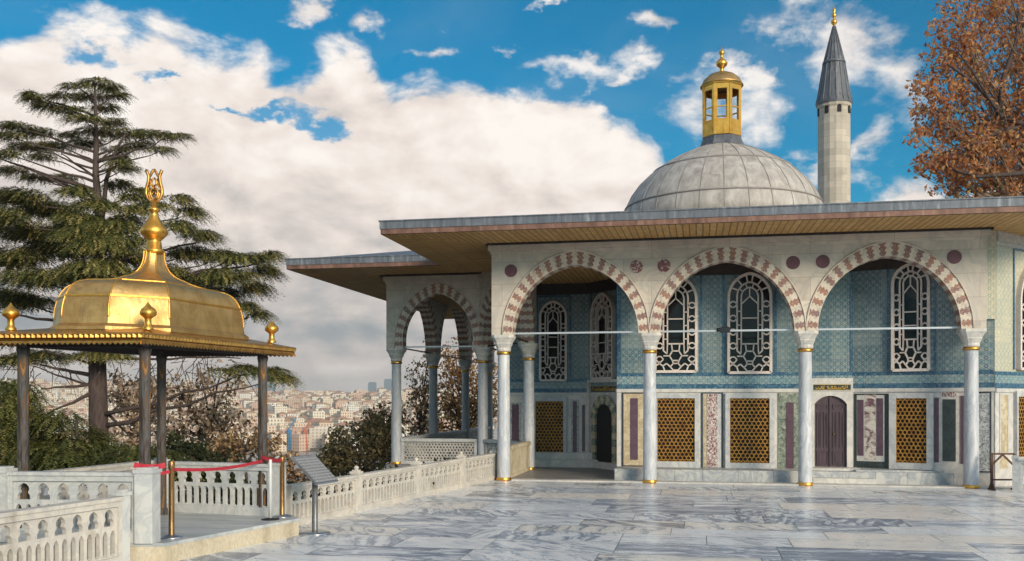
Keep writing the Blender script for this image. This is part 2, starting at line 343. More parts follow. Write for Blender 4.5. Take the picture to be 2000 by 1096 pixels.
M['lead_dome'] = worn('weathered_dome_lead', [(0.3, (0.28, 0.255, 0.235)), (0.5, (0.42, 0.385, 0.355)), (0.70, (0.56, 0.525, 0.49))], 1.6, 0.6, metal=0.0, sc=(2, 2, 0.7), bstr=0.25)
M['seam'] = worn('lead_seam', [(0.3, (0.22, 0.20, 0.19)), (0.7, (0.36, 0.33, 0.31))], 2, 0.6)
M['copper'] = worn('copper_strip', [(0.3, (0.11, 0.055, 0.04)), (0.6, (0.25, 0.135, 0.10)), (0.8, (0.38, 0.25, 0.20))], 2.5, 0.55, metal=0.2, sc=(2, 2, 0.5))
# soffit boards: UV u runs along the eave edge, v towards the wall
m, nt, b = mat('soffit_boards', (0.3, 0.2, 0.08), 0.6)
uv = nd(nt, 'TexCoord').outputs['UV']; s_ = nd(nt, 'SeparateXYZ', {0: uv})
fr = mth(nt, 'FRACT', mth(nt, 'DIVIDE', s_.outputs[0], 0.17)); ln = sstep(nt, mth(nt, 'ABSOLUTE', mth(nt, 'SUBTRACT', fr, 0.5)), 0.36, 0.46)
idx = nd(nt, 'TexWhiteNoise', {'W': mth(nt, 'FLOOR', mth(nt, 'DIVIDE', s_.outputs[0], 0.17))}, noise_dimensions='1D').outputs[0]
fr2 = mth(nt, 'FRACT', mth(nt, 'DIVIDE', s_.outputs[1], 0.62)); ln2 = sstep(nt, mth(nt, 'ABSOLUTE', mth(nt, 'SUBTRACT', fr2, 0.5)), 0.46, 0.49)
n = noise(nt, nd(nt, 'Mapping', {0: uv, 'Scale': (6, 0.8, 1)}).outputs[0], 2.0, 6)
c = mix(nt, idx, (0.58, 0.33, 0.105), (0.70, 0.43, 0.155))
c = mix(nt, 1.0, c, ramp(nt, n, [(0.3, 0.7), (0.7, 1.15)]), 'MULTIPLY')
c = mix(nt, mth(nt, 'MULTIPLY', mth(nt, 'MAXIMUM', ln, mth(nt, 'MULTIPLY', ln2, 0.6)), 0.8), c, (0.09, 0.05, 0.018)); link(nt, c, b.inputs['Base Color'])
bump(nt, b, ln, -0.4, 0.02); M['soffit'] = m
# joggled voussoirs: UV u in stones along the arch, v across the ring
m, nt, b = mat('voussoir_stone', (0.5, 0.4, 0.3), 0.6)
uv = nd(nt, 'TexCoord').outputs['UV']; s_ = nd(nt, 'SeparateXYZ', {0: uv})
jog = mth(nt, 'MULTIPLY', mth(nt, 'SIGN', mth(nt, 'SINE', mth(nt, 'MULTIPLY', s_.outputs[1], 18.85))), 0.05)
ux = mth(nt, 'ADD', mth(nt, 'ABSOLUTE', mth(nt, 'SUBTRACT', mth(nt, 'FRACT', s_.outputs[0]), 0.5)), jog)
red = sstep(nt, ux, 0.225, 0.26)
rn = nd(nt, 'TexWhiteNoise', {'W': mth(nt, 'FLOOR', s_.outputs[0])}, noise_dimensions='1D').outputs[0]
n = noise(nt, coords(nt), 7, 7, 0.65, 0.5); n2_ = noise(nt, coords(nt), 22, 5, 0.6, 1.0)
rc = mix(nt, rn, (0.23, 0.115, 0.10), (0.37, 0.17, 0.105)); rc = mix(nt, sstep(nt, n, 0.42, 0.62), rc, (0.21, 0.135, 0.13)); rc = mix(nt, mth(nt, 'MULTIPLY', sstep(nt, n2_, 0.52, 0.62), 0.6), rc, (0.56, 0.45, 0.38))
wc = mix(nt, sstep(nt, n, 0.42, 0.65), (0.66, 0.585, 0.485), (0.47, 0.41, 0.34))
edge = sstep(nt, mth(nt, 'ABSOLUTE', mth(nt, 'SUBTRACT', s_.outputs[1], 0.5)), 0.44, 0.46)
c = mix(nt, red, rc, wc); c = mix(nt, edge, c, (0.58, 0.52, 0.44)); link(nt, c, b.inputs['Base Color'])
bump(nt, b, mth(nt, 'ADD', red, mth(nt, 'MULTIPLY', n, 0.5)), 0.3, 0.01); M['voussoir'] = m
# glazed tiles in wall-local x,z metres
def tile(name, pale, mid, deep, cell, tint=1.0):
    m, nt, b = mat(name, mid, 0.22)
    v = coords(nt); s_ = nd(nt, 'SeparateXYZ', {0: v})
    def fr(s, o=0.0): return mth(nt, 'SUBTRACT', mth(nt, 'FRACT', mth(nt, 'ADD', mth(nt, 'DIVIDE', s, cell), o)), 0.5)
    fx, fz = fr(s_.outputs[0]), fr(s_.outputs[2])
    gx, gz = fr(s_.outputs[0], 0.5), fr(s_.outputs[2], 0.5)
    def rad(a, c_): return mth(nt, 'SQRT', mth(nt, 'ADD', mth(nt, 'MULTIPLY', a, a), mth(nt, 'MULTIPLY', c_, c_)))
    r1, r2 = rad(fx, fz), rad(gx, gz)
    ang = mth(nt, 'ARCTAN2', fz, fx)
    pet = mth(nt, 'MULTIPLY_ADD', mth(nt, 'COSINE', mth(nt, 'MULTIPLY', ang, 6)), 0.06, 0.27)
    flower = mth(nt, 'SUBTRACT', 1, sstep(nt, mth(nt, 'SUBTRACT', r1, pet), -0.03, 0.03))
    core = mth(nt, 'SUBTRACT', 1, sstep(nt, r1, 0.08, 0.12))
    ring = mth(nt, 'SUBTRACT', 1, sstep(nt, mth(nt, 'ABSOLUTE', mth(nt, 'SUBTRACT', r2, 0.30)), 0.03, 0.07))
    dot = mth(nt, 'SUBTRACT', 1, sstep(nt, r2, 0.13, 0.18))
    c = mix(nt, mth(nt, 'MULTIPLY', flower, 0.9), pale, deep); c = mix(nt, mth(nt, 'MULTIPLY', ring, 0.85), c, mid); c = mix(nt, dot, c, mid); c = mix(nt, core, c, pale)
    big = sstep(nt, mth(nt, 'ABSOLUTE', fr(mth(nt, 'DIVIDE', s_.outputs[0], 2.0))), 0.47, 0.49); bigz = sstep(nt, mth(nt, 'ABSOLUTE', fr(mth(nt, 'DIVIDE', s_.outputs[2], 2.0))), 0.47, 0.49)
    c = mix(nt, mth(nt, 'MULTIPLY', mth(nt, 'MAXIMUM', big, bigz), 0.55), c, deep)
    n = noise(nt, v, 0.9, 5, 0.6, 0.4); n3 = noise(nt, v, 13, 4, 0.6)
    id_ = nd(nt, 'TexWhiteNoise', {'Vector': nd(nt, 'CombineXYZ', {0: mth(nt, 'FLOOR', mth(nt, 'DIVIDE', s_.outputs[0], cell * 2)), 1: mth(nt, 'FLOOR', mth(nt, 'DIVIDE', s_.outputs[2], cell * 2))}).outputs[0]}, noise_dimensions='2D').outputs[0]
    pid = nd(nt, 'TexWhiteNoise', {'W': mth(nt, 'FLOOR', mth(nt, 'DIVIDE', s_.outputs[0], cell * 8))}, noise_dimensions='1D').outputs[0]
    c = mix(nt, mth(nt, 'MULTIPLY', pid, 0.4), c, mix(nt, 0.5, deep, mid)); c = mix(nt, mth(nt, 'MULTIPLY', mth(nt, 'POWER', id_, 2.0), 0.5), c, pale)
    rowb = mth(nt, 'SUBTRACT', 1, sstep(nt, mth(nt, 'ABSOLUTE', mth(nt, 'SUBTRACT', mth(nt, 'ABSOLUTE', fz), 0.36)), 0.02, 0.08)); c = mix(nt, mth(nt, 'MULTIPLY', rowb, 0.45), c, deep)
    c = mix(nt, mth(nt, 'MULTIPLY', sstep(nt, n, 0.4, 0.72), 0.3), c, mid)
    c = mix(nt, mth(nt, 'MULTIPLY', sstep(nt, n3, 0.5, 0.8), 0.25), c, (0.3, 0.32, 0.27))
    glaze_refl = sstep(nt, noise(nt, nd(nt, 'Mapping', {0: v, 'Scale': (1.5, 1, 0.8)}).outputs[0], 1.1, 6, 0.6, 0.6), 0.54, 0.74)  # warm patches painted into the colour as reflections on the glaze
    c = mix(nt, mth(nt, 'MULTIPLY', glaze_refl, 0.4), c, mix(nt, 0.5, c, (0.42, 0.40, 0.31)))
    c = mix(nt, mth(nt, 'MULTIPLY', glaze_refl, 0.12), c, (0.45, 0.42, 0.33))
    link(nt, c, b.inputs['Base Color'])
    link(nt, mth(nt, 'MULTIPLY_ADD', n3, 0.2, 0.18), b.inputs['Roughness'])
    bump(nt, b, mth(nt, 'ADD', mth(nt, 'MULTIPLY', mth(nt, 'MAXIMUM', big, bigz), -1.0), mth(nt, 'MULTIPLY', id_, 0.4)), 0.2, 0.006)
    return m
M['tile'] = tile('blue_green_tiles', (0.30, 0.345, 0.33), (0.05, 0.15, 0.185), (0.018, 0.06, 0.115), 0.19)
M['tile_sunlit'] = tile('sunlit_tiles', (0.66, 0.59, 0.43), (0.45, 0.44, 0.34), (0.25, 0.32, 0.31), 0.19)  # paler, warmer copy of the wall tiles with sunlight painted into the colour
M['tile_band'] = tile('border_tiles', (0.38, 0.41, 0.38), (0.10, 0.26, 0.29), (0.035, 0.10, 0.19), 0.22)
M['blue'] = worn('cobalt_border_tiles', [(0.35, (0.024, 0.07, 0.14)), (0.5, (0.045, 0.12, 0.20)), (0.68, (0.15, 0.25, 0.28))], 9, 0.25, bstr=0.05, dist=1.0)
# terrace slabs: one random triple per slab
m, nt, b = mat('terrace_marble', (0.5, 0.5, 0.5), 0.28)
at = nd(nt, 'Attribute', attribute_name='slab'); sr = nd(nt, 'SeparateXYZ', {0: at.outputs['Vector']})
pos_ = nd(nt, 'TexCoord').outputs['Object']
vr = nd(nt, 'VectorRotate', {0: pos_, 'Angle': mth(nt, 'MULTIPLY_ADD', mth(nt, 'POWER', sr.outputs[0], 1.6), 2.0, -0.3)}, rotation_type='Z_AXIS').outputs[0]
vv = nd(nt, 'VectorMath', {0: vr, 1: nd(nt, 'CombineXYZ', {0: mth(nt, 'MULTIPLY', sr.outputs[1], 37), 1: mth(nt, 'MULTIPLY', sr.outputs[2], 53), 2: mth(nt, 'MULTIPLY', sr.outputs[0], 19)}).outputs[0]}, operation='ADD').outputs[0]
st = nd(nt, 'Mapping', {0: vv, 'Scale': (0.55, 2.6, 1)}).outputs[0]
wn = nd(nt, 'TexNoise', {'Vector': vv, 'Scale': 0.55, 'Detail': 3.0}).outputs['Color']
st2 = nd(nt, 'VectorMath', {0: st, 1: nd(nt, 'VectorMath', {0: wn, 'Scale': 2.2}, operation='SCALE').outputs[0]}, operation='ADD').outputs[0]
n = noise(nt, st2, 0.75, 9, 0.58, 0.9); n_b = noise(nt, st2, 3.2, 7, 0.62, 0.8)
band = mth(nt, 'ABSOLUTE', mth(nt, 'SUBTRACT', mth(nt, 'FRACT', mth(nt, 'MULTIPLY', n, 5.0)), 0.5))
tone = mth(nt, 'ADD', mth(nt, 'MULTIPLY_ADD', mth(nt, 'SUBTRACT', sr.outputs[1], 0.5), 0.36, mth(nt, 'MULTIPLY_ADD', n_b, 0.8, -0.125)), mth(nt, 'MULTIPLY', band, mth(nt, 'MULTIPLY_ADD', sr.outputs[2], 0.75, 0.35)))
c = ramp(nt, tone, [(0.18, (0.165, 0.205, 0.28)), (0.31, (0.36, 0.41, 0.49)), (0.40, (0.60, 0.64, 0.69)), (0.48, (0.75, 0.77, 0.79)), (0.8, (0.85, 0.83, 0.805))])
warm = mth(nt, 'MULTIPLY', mth(nt, 'GREATER_THAN', sr.outputs[2], 0.78), 0.55)
c = mix(nt, warm, c, mix(nt, 1.0, c, (1.0, 0.90, 0.78), 'MULTIPLY'))
gr = noise(nt, pos_, 1.1, 8, 0.65, 0.3)
c = mix(nt, mth(nt, 'MULTIPLY', sstep(nt, gr, 0.5, 0.78), 0.25), c, (0.28, 0.265, 0.25))
link(nt, c, b.inputs['Base Color'])
link(nt, mth(nt, 'MULTIPLY_ADD', gr, 0.32, 0.13), b.inputs['Roughness'])
bump(nt, b, noise(nt, pos_, 2.0, 4), 0.06, 0.03); M['terrace'] = m
M['joint'] = worn('dark_joint', [(0.3, (0.19, 0.19, 0.19)), (0.7, (0.30, 0.295, 0.29))], 5, 0.8)
M['gallery'] = worn('gallery_paving', [(0.3, (0.17, 0.165, 0.165)), (0.7, (0.29, 0.28, 0.27))], 2.0, 0.45)
M['bronze'] = worn('patinated_bronze', [(0.36, (0.018, 0.017, 0.018)), (0.46, (0.06, 0.042, 0.03)), (0.52, (0.09, 0.09, 0.095)), (0.57, (0.10, 0.055, 0.028)), (0.68, (0.36, 0.18, 0.06))], 4.0, 0.6, metal=0.0, spec=0.25, sc=(3, 3, 0.35), bstr=0.1, detail=8)
M['brass'] = worn('aged_brass', [(0.3, (0.20, 0.10, 0.035)), (0.7, (0.40, 0.24, 0.10))], 5, 0.4, metal=0.8, sc=(3, 3, 0.6), bstr=0.05)
M['chrome'] = mat('brushed_steel', (0.5, 0.52, 0.55), 0.28, 0.9)[0]
M['stand'] = worn('grey_stand_metal', [(0.3, (0.13, 0.13, 0.135)), (0.7, (0.22, 0.22, 0.225))], 5, 0.4, metal=0.5)
m, nt, b = mat('printed_panel', (0.2, 0.2, 0.21), 0.6)
v = coords(nt); s_ = nd(nt, 'SeparateXYZ', {0: v})
ln = mth(nt, 'GREATER_THAN', mth(nt, 'FRACT', mth(nt, 'MULTIPLY', s_.outputs[0], 15)), 0.5)
wd = mth(nt, 'GREATER_THAN', noise(nt, nd(nt, 'Mapping', {0: v, 'Scale': (1, 20, 1)}).outputs[0], 3, 2), 0.45)
c = mix(nt, mth(nt, 'MULTIPLY', mth(nt, 'MULTIPLY', ln, wd), 0.6), (0.27, 0.275, 0.285), (0.07, 0.07, 0.075)); link(nt, c, b.inputs['Base Color']); M['panel'] = m
M['tape'] = worn('red_tape', [(0.35, (0.40, 0.012, 0.03)), (0.7, (0.52, 0.04, 0.06))], 6, 0.5, bstr=0.0)
M['bark'] = worn('cedar_bark', [(0.3, (0.035, 0.025, 0.024)), (0.7, (0.11, 0.075, 0.065))], 5, 0.9, sc=(3, 3, 0.6), bstr=0.6, bscale=14)
M['bark_pale'] = worn('plane_bark', [(0.3, (0.12, 0.09, 0.07)), (0.7, (0.32, 0.25, 0.19))], 3, 0.85, bstr=0.4)
def leafmat(name, stops, trans=0.35, rough=0.6):
    m, nt, b = mat(name, (0.1, 0.1, 0.05), rough, 0, 0.25)
    a = nd(nt, 'Attribute', attribute_name='rnd').outputs['Fac']
    c = ramp(nt, a, stops); link(nt, c, b.inputs['Base Color'])
    tr = nd(nt, 'BsdfTranslucent', {0: c}); ms = nd(nt, 'MixShader', {0: trans, 1: b.outputs[0], 2: tr.outputs[0]})
    link(nt, ms.outputs[0], nt.nodes['Material Output'].inputs[0]); return m
M['needles'] = leafmat('cedar_needles', [(0.0, (0.028, 0.046, 0.018)), (0.35, (0.10, 0.12, 0.034)), (0.7, (0.30, 0.27, 0.08)), (1.0, (0.60, 0.48, 0.19))], 0.35)
M['needles_low'] = leafmat('young_cedar_needles', [(0.0, (0.03, 0.044, 0.014)), (0.5, (0.13, 0.14, 0.035)), (1.0, (0.34, 0.30, 0.09))], 0.35)
M['plane_leaf'] = leafmat('plane_autumn_leaves', [(0.0, (0.24, 0.085, 0.05)), (0.4, (0.56, 0.25, 0.12)), (0.7, (0.78, 0.42, 0.18)), (0.9, (0.85, 0.58, 0.26)), (1.0, (0.55, 0.44, 0.14))], 0.6)
M['brown_leaf'] = leafmat('brown_autumn_leaves', [(0.0, (0.10, 0.065, 0.04)), (0.5, (0.30, 0.19, 0.10)), (0.85, (0.56, 0.37, 0.19)), (1.0, (0.76, 0.57, 0.33))], 0.35)
M['highlit_leaf'] = leafmat('highlit_autumn_leaves', [(0.0, (0.07, 0.05, 0.03)), (0.3, (0.18, 0.12, 0.07)), (0.55, (0.50, 0.36, 0.25)), (1.0, (0.78, 0.64, 0.52))], 0.35)  # cream tones paint highlights and bright city glimpses into the leaf colour
M['rust_leaf'] = leafmat('rust_autumn_leaves', [(0.0, (0.13, 0.07, 0.035)), (0.5, (0.42, 0.22, 0.075)), (1.0, (0.74, 0.48, 0.20))], 0.5)
M['olive_leaf'] = leafmat('olive_shrub_leaves', [(0.0, (0.06, 0.055, 0.028)), (0.5, (0.22, 0.18, 0.085)), (0.85, (0.44, 0.34, 0.16)), (1.0, (0.70, 0.54, 0.29))], 0.3)
M['hedge_leaf'] = leafmat('dark_hedge_leaves', [(0.0, (0.012, 0.018, 0.008)), (0.6, (0.035, 0.045, 0.016)), (1.0, (0.08, 0.085, 0.03))], 0.25)
# ================================================================== terrain, water, terrace
def fence_x(Y): return -5.75 + 0.137 * (Y - 26.9)       # the marble balustrade line along the terrace edge
def smooth(a, b, x):
    t = min(1, max(0, (x - a) / (b - a))); return t * t * (3 - 2 * t)
def hnoise(x, y):
    return math.sin(x * 0.0071 + 1.3) * math.cos(y * 0.0052 - 0.4) + 0.5 * math.sin(x * 0.019 + y * 0.013) + 0.25 * math.sin(x * 0.041 - y * 0.037 + 2)
def ground_h(x, y):
    zc = -x * sa + y * ca; r = math.hypot(x, y)
    h = -5.0 - 47.0 * smooth(70, 340, r)
    h += smooth(940, 1010, r) * 4 + smooth(980, 2150, r) * (52 + 16 * smooth(-900, -1150, x)) * (1 + 0.06 * hnoise(x, y)) - smooth(2300, 3600, r) * 20
    front = smooth(-5, 6, zc)
    return h * front + (-0.7) * (1 - front)
mb = MB(); NA = 144; RS = [0.0, 8, 14, 20, 28, 38, 50, 65, 85, 110, 150, 200, 260, 320, 400, 600, 900, 940, 965, 1000, 1050, 1100, 1170, 1250, 1350, 1450, 1550, 1650, 1750, 1850, 1950, 2050, 2150, 2300, 2600, 3000, 3600, 4500, 6000]
rs = []
for r_ in RS: rs.append([(r_ * math.cos(2 * math.pi * k / NA), r_ * math.sin(2 * math.pi * k / NA), ground_h(r_ * math.cos(2 * math.pi * k / NA), r_ * math.sin(2 * math.pi * k / NA))) for k in range(NA)])
mb.rings(rs, 0, True)
m, nt, b = mat('hillside_ground', (0.1, 0.09, 0.05), 0.9)
n = noise(nt, coords(nt), 0.012, 8, 0.65); link(nt, ramp(nt, n, [(0.38, (0.035, 0.045, 0.022)), (0.5, (0.13, 0.11, 0.075)), (0.62, (0.28, 0.23, 0.17))]), b.inputs['Base Color'])
tag(mb.build('hillside_ground', m), kind='structure')
mb = MB(); mb.rings([[(-1500, 230, -50), (-700, 230, -50), (300, 230, -50), (900, 230, -50)], [(-2400, 1100, -50), (-700, 1100, -50), (300, 1100, -50), (1500, 1100, -50)]], 0, False, False)
m, nt, b = mat('water', (0.20, 0.22, 0.24), 0.25); bump(nt, b, noise(nt, coords(nt), 0.25, 4), 0.5, 0.5); tag(mb.build('water', m), kind='structure')

# terrace: marble slabs with open joints over a darker bed
mb = MB(); slab = []
y = -9.0; row = 0; rr = random.Random(4)
while y < 26.40:
    hgt = min(rr.choice([0.85, 1.0, 1.15, 1.3]), 26.42 - y); x = -14 + rr.uniform(-2, 0)
    while x < 24:
        wd = rr.choice([1.4, 1.9, 2.3, 2.6]) * rr.uniform(0.9, 1.1)
        g = 0.0065; ya, yb = y + g, y + hgt - g
        xa, xb = x + g, x + wd - g
        la, lb = fence_x(ya), fence_x(yb)
        if xb > max(la, lb) + 0.05:
            p = [(max(xa, la), ya, 0), (xb, ya, 0), (xb, yb, 0), (max(xa, lb), yb, 0)]
            mb.quad(p); slab.append((rr.random(), rr.random(), rr.random()))
        x += wd
    y += hgt
me = mb.mesh('terrace_floor', M['terrace'])
at_ = me.attributes.new('slab', 'FLOAT_VECTOR', 'FACE'); at_.data.foreach_set('vector', [c for s_ in slab for c in s_])
tag(put('terrace_floor', me), kind='structure')
mb = MB(); mb.prism([(fence_x(-9) - 0.05, -9.2), (24, -9.2), (24, 34), (fence_x(34) - 0.05, 34)], -7, -0.006); tag(mb.build('terrace_base', M['joint']), kind='structure')

# ================================================================== wall frames
class Wall:
    def __init__(s, p0, p1):
        s.p0 = Vector((p0[0], p0[1], 0)); d = Vector((p1[0] - p0[0], p1[1] - p0[1], 0)); s.L = d.length
        s.mat = Matrix.Translation(s.p0) @ Matrix.Rotation(math.atan2(d.y, d.x), 4, 'Z'); s.inv = s.mat.inverted()
    def uz(s, x, y):
        o = s.inv @ Vector((0, 0, EYE)); d = s.inv.to_3x3() @ (W(x, y, 1) - Vector((0, 0, EYE)))
        t = -o.y / d.y; p = o + d * t; return p.x, p.z
    def rect(s, x0, x1, y0, y1):
        u0, z1 = s.uz(x0, (y0)); u1, z0 = s.uz(x1, y1)
        zc1 = (s.uz(x0, y0)[1] + s.uz(x1, y0)[1]) / 2; zc0 = (s.uz(x0, y1)[1] + s.uz(x1, y1)[1]) / 2
        return u0, u1, zc0, zc1
    def local(s, u, d, z): return s.mat @ Vector((u, d, z))
KC = (0.95, 38.1, 0)
kiosk = thing('palace_kiosk', 'domed marble and blue tile palace kiosk with arched gallery across the terrace', 'kiosk', KC)
FY = 26.55
CX = [-5.45, -1.31, 2.84, 7.0]
ZC = 4.14
# ------------------------------------------------------------------ columns
def col_meshes(h, shaft, ztop):
    s = MB(); s.lathe([(0.188, 0.07), (0.188, 0.3), (0.182, 1.6), (0.168, ztop - 0.55)], 24, cap=False)
    b1 = MB(); b1.lathe([(0.18, 0.0), (0.215, 0.0), (0.222, 0.035), (0.205, 0.06), (0.212, 0.08), (0.18, 0.09)], 24, cap=False)
    b2 = MB(); zb = ztop - 0.56; b2.lathe([(0.16, zb + .01), (0.195, zb + .01), (0.208, zb + 0.05), (0.195, zb + 0.09), (0.16, zb + 0.10)], 24, cap=False)
    cp = MB(); n = 16; rs_ = []
    def sq(r_, k, rnd):
        a = 2 * math.pi * (k + 0.5) / n; c_, s__ = math.cos(a), math.sin(a); q = r_ / max(abs(c_), abs(s__))
        rr_ = r_ * rnd + q * (1 - rnd); rr_ = min(rr_, r_ * 1.36); return c_ * rr_, s__ * rr_
    zb += 0.10
    for r_, z, rnd in ((0.19, zb, 1), (0.21, zb + 0.04, 1), (0.20, zb + 0.10, 0.8), (0.255, zb + 0.22, 0.45), (0.245, zb + 0.24, 0.45), (0.30, zb + 0.36, 0.1), (0.315, zb + 0.38, 0), (0.315, ztop, 0)):
        rs_.append([(*sq(r_, k, rnd), z) for k in range(n)])
    cp.rings(rs_, 0, False, True, True, True)
    return s.mesh('column', M[shaft]), b1.mesh('base_band', M['gold']), b2.mesh('neck_band', M['gold']), cp.mesh('capital', M['white'])
CM = {k: col_meshes(ZC, k, ZC) for k in ('shaft', 'shaft_grey')}
def column(x, y, kind='shaft'):
    s, b1, b2, cp = CM[kind]; m_ = T(x, y, 0)
    c = put('column', s, kiosk, m_)
    put('base_band', b1, c, m_); put('neck_band', b2, c, m_); put('capital', cp, c, m_)
for x in CX: column(x, FY)
K1 = (-5.45, 30.66); F1 = (-10.62, 32.58); F2 = (-7.44, 32.58); G1 = (-10.62, 37.4); G2 = (-10.62, 42.9); G3 = (-10.62, 48.0)
for p in (K1, F1, F2): column(*p, 'shaft')
for p in (G1, G2, G3): column(*p, 'shaft_grey')
# ------------------------------------------------------------------ arcades
def arch_pts(c, a, rise, stilt, n=22):
    r_ = rise - stilt; cc = max(0.0, (r_ * r_ - a * a) / (2 * a)); Rr = a + cc; th = math.acos(cc / Rr)
    left = [(c + cc - Rr * math.cos(th * k / n), ZC + stilt + Rr * math.sin(th * k / n)) for k in range(n + 1)]
    pts = ([(c - a, ZC)] if stilt > 0 else []) + left
    return pts + [(2 * c - u, z) for u, z in reversed(pts[:-1])]
TH = 0.21
def arcade(p0, p1, bays, e0=0.0, e1=0.0, stilt=0.0, ztop=6.9, band=0.30, mats=('facade',), discs=(), name='arcade_wall', cornice=True, rise=1.94):
    wl = Wall(p0, p1); f = Wall(p0, p1); mb = MB(); vr = MB()
    if e0: mb.box(-e0, 0, -TH, TH, ZC, ztop)
    if e1: mb.box(wl.L, wl.L + e1, -TH, TH, ZC, ztop)
    for u0, u1 in bays:
        c = (u0 + u1) / 2; a = (u1 - u0) / 2
        ex = arch_pts(c, a, rise + 0.39, stilt); it = arch_pts(c, a - band, rise, stilt)
        for (a0, z0), (a1, z1) in zip(ex[:-1], ex[1:]):
            if abs(a1 - a0) < 1e-6: continue
            mb.quad([(a0, -TH, z0), (a1, -TH, z1), (a1, -TH, ztop), (a0, -TH, ztop)])
            mb.quad([(a1, TH, z1), (a0, TH, z0), (a0, TH, ztop), (a1, TH, ztop)])
        s_ = 0; us = [0]
        for k in range(len(it) - 1):
            pm = ((it[k][0] + ex[k][0]) / 2, (it[k][1] + ex[k][1]) / 2); pn = ((it[k + 1][0] + ex[k + 1][0]) / 2, (it[k + 1][1] + ex[k + 1][1]) / 2)
            s_ += math.dist(pm, pn); us.append(s_)
        npair = round(s_ / 0.315); us = [u * npair / s_ for u in us]; P = 0.014
        for k in range(len(it) - 1):
            A, B_, Cc, D = it[k], it[k + 1], ex[k + 1], ex[k]
            uvq = [(us[k], 0), (us[k + 1], 0), (us[k + 1], 1), (us[k], 1)]
            vr.quad([(A[0], -TH - P, A[1]), (B_[0], -TH - P, B_[1]), (Cc[0], -TH - P, Cc[1]), (D[0], -TH - P, D[1])], 0, False, uvq)
            vr.quad([(A[0], TH + P, A[1]), (B_[0], TH + P, B_[1]), (Cc[0], TH + P, Cc[1]), (D[0], TH + P, D[1])], 0, False, uvq)
            uvi = [(us[k], 0.1), (us[k + 1], 0.1), (us[k + 1], 0.9), (us[k], 0.9)]
            vr.quad([(A[0], -TH - P, A[1]), (B_[0], -TH - P, B_[1]), (B_[0], TH + P, B_[1]), (A[0], TH + P, A[1])], 0, False, uvi)
            for sg in (-1, 1):
                vr.quad([(D[0], sg * (TH + P), D[1]), (Cc[0], sg * (TH + P), Cc[1]), (Cc[0], sg * TH * 0.9, Cc[1]), (D[0], sg * TH * 0.9, D[1])], 0, False, uvq)
    wo = mb.build(name, M[mats[0]], kiosk, wl.mat); ml = MB()
    for u0, u1 in bays:     # raised bead round each arch
        a = (u1 - u0) / 2; ex = arch_pts((u0 + u1) / 2, a - 0.004, rise + 0.405, stilt)
        ml.tube([(u, -TH - 0.02, z) for u, z in ex], 0.022, 6)
    ml.build('archivolt', M['facade'], wo, wl.mat)
    vr.build('voussoir_ring', M['voussoir'], wo, wl.mat)
    if cornice:
        cb = MB(); x0, x1 = -e0, wl.L + e1
        cb.box(x0 - 0.03, x1 + 0.03, -TH - 0.05, -TH + 0.02, 6.44, 6.52); cb.box(x0 - 0.08, x1 + 0.08, -TH - 0.10, -TH + 0.02, 6.523, 6.85)
        cb.build('cornice', M['facade'], wo, wl.mat)
    fw = Wall(wl.local(0, -TH, 0)[:2], wl.local(wl.L, -TH, 0)[:2])
    for (px, py, k) in discs:
        u, z = fw.uz(px, py); db = MB(); n = 28
        db.plate([(u + 0.18 * math.cos(2 * math.pi * q / n), z + 0.18 * math.sin(2 * math.pi * q / n)) for q in range(n)], -TH - 0.012, -TH + 0.01)
        db.build('roundel', M['disc_mottled' if k else 'disc'], wo, wl.mat)
    return wo, wl
DISC = [(998, 529, 0), (1243, 521, 1), (1297, 519, 1), (1549, 513, 0), (1607, 511, 0), (1864, 502, 0)]
arcade((CX[0], FY), (CX[3], FY), [(CX[i] - CX[0], CX[i + 1] - CX[0]) for i in range(3)], 0.31, 0.31, discs=DISC)
arcade(F1, F2, [(0, 3.18)], 0.31, 0.10, stilt=0.30)
L_ = math.dist(F2, K1); arcade(F2, K1, [(0.02, L_ - 0.02)], 0, 0, stilt=0.45)
arcade((K1[0], K1[1] + 0.05), (CX[0], FY), [(0.0, K1[1] - FY - 0.0)], 0.2, 0, ztop=6.88, cornice=False)
arcade(G3, F1, [(0, 5.1), (5.1, 10.6), (10.6, 15.42)], 0.3, 0, ztop=6.88, cornice=False, band=0.36, stilt=0.0, rise=1.95)
# tie rods
def rod(p, q, z, r_=0.022, mm='steel'):
    b_ = MB(); b_.bar((p[0], p[1], z), (q[0], q[1], z), r_ * 2, r_ * 2.2); b_.build('tie_rod', M[mm], kiosk)
for i in range(3): rod((CX[i] + 0.25, FY), (CX[i + 1] - 0.25, FY), ZC + 0.05)
rod((F1[0] + .2, F1[1]), (F2[0] - .2, F2[1]), ZC + 0.05); rod((F2[0] + .2, F2[1] - .18), (K1[0] - .2, K1[1] + .18), ZC + 0.05, mm='darkmetal')
rod((K1[0], K1[1] - .2), (CX[0], FY + .2), ZC + 0.05, mm='darkmetal'); rod(F1, G1, ZC + 0.05, mm='darkmetal'); rod(G1, G2, ZC + 0.05, mm='darkmetal'); rod(F2, (F2[0], 37), ZC + 0.05, mm='darkmetal')
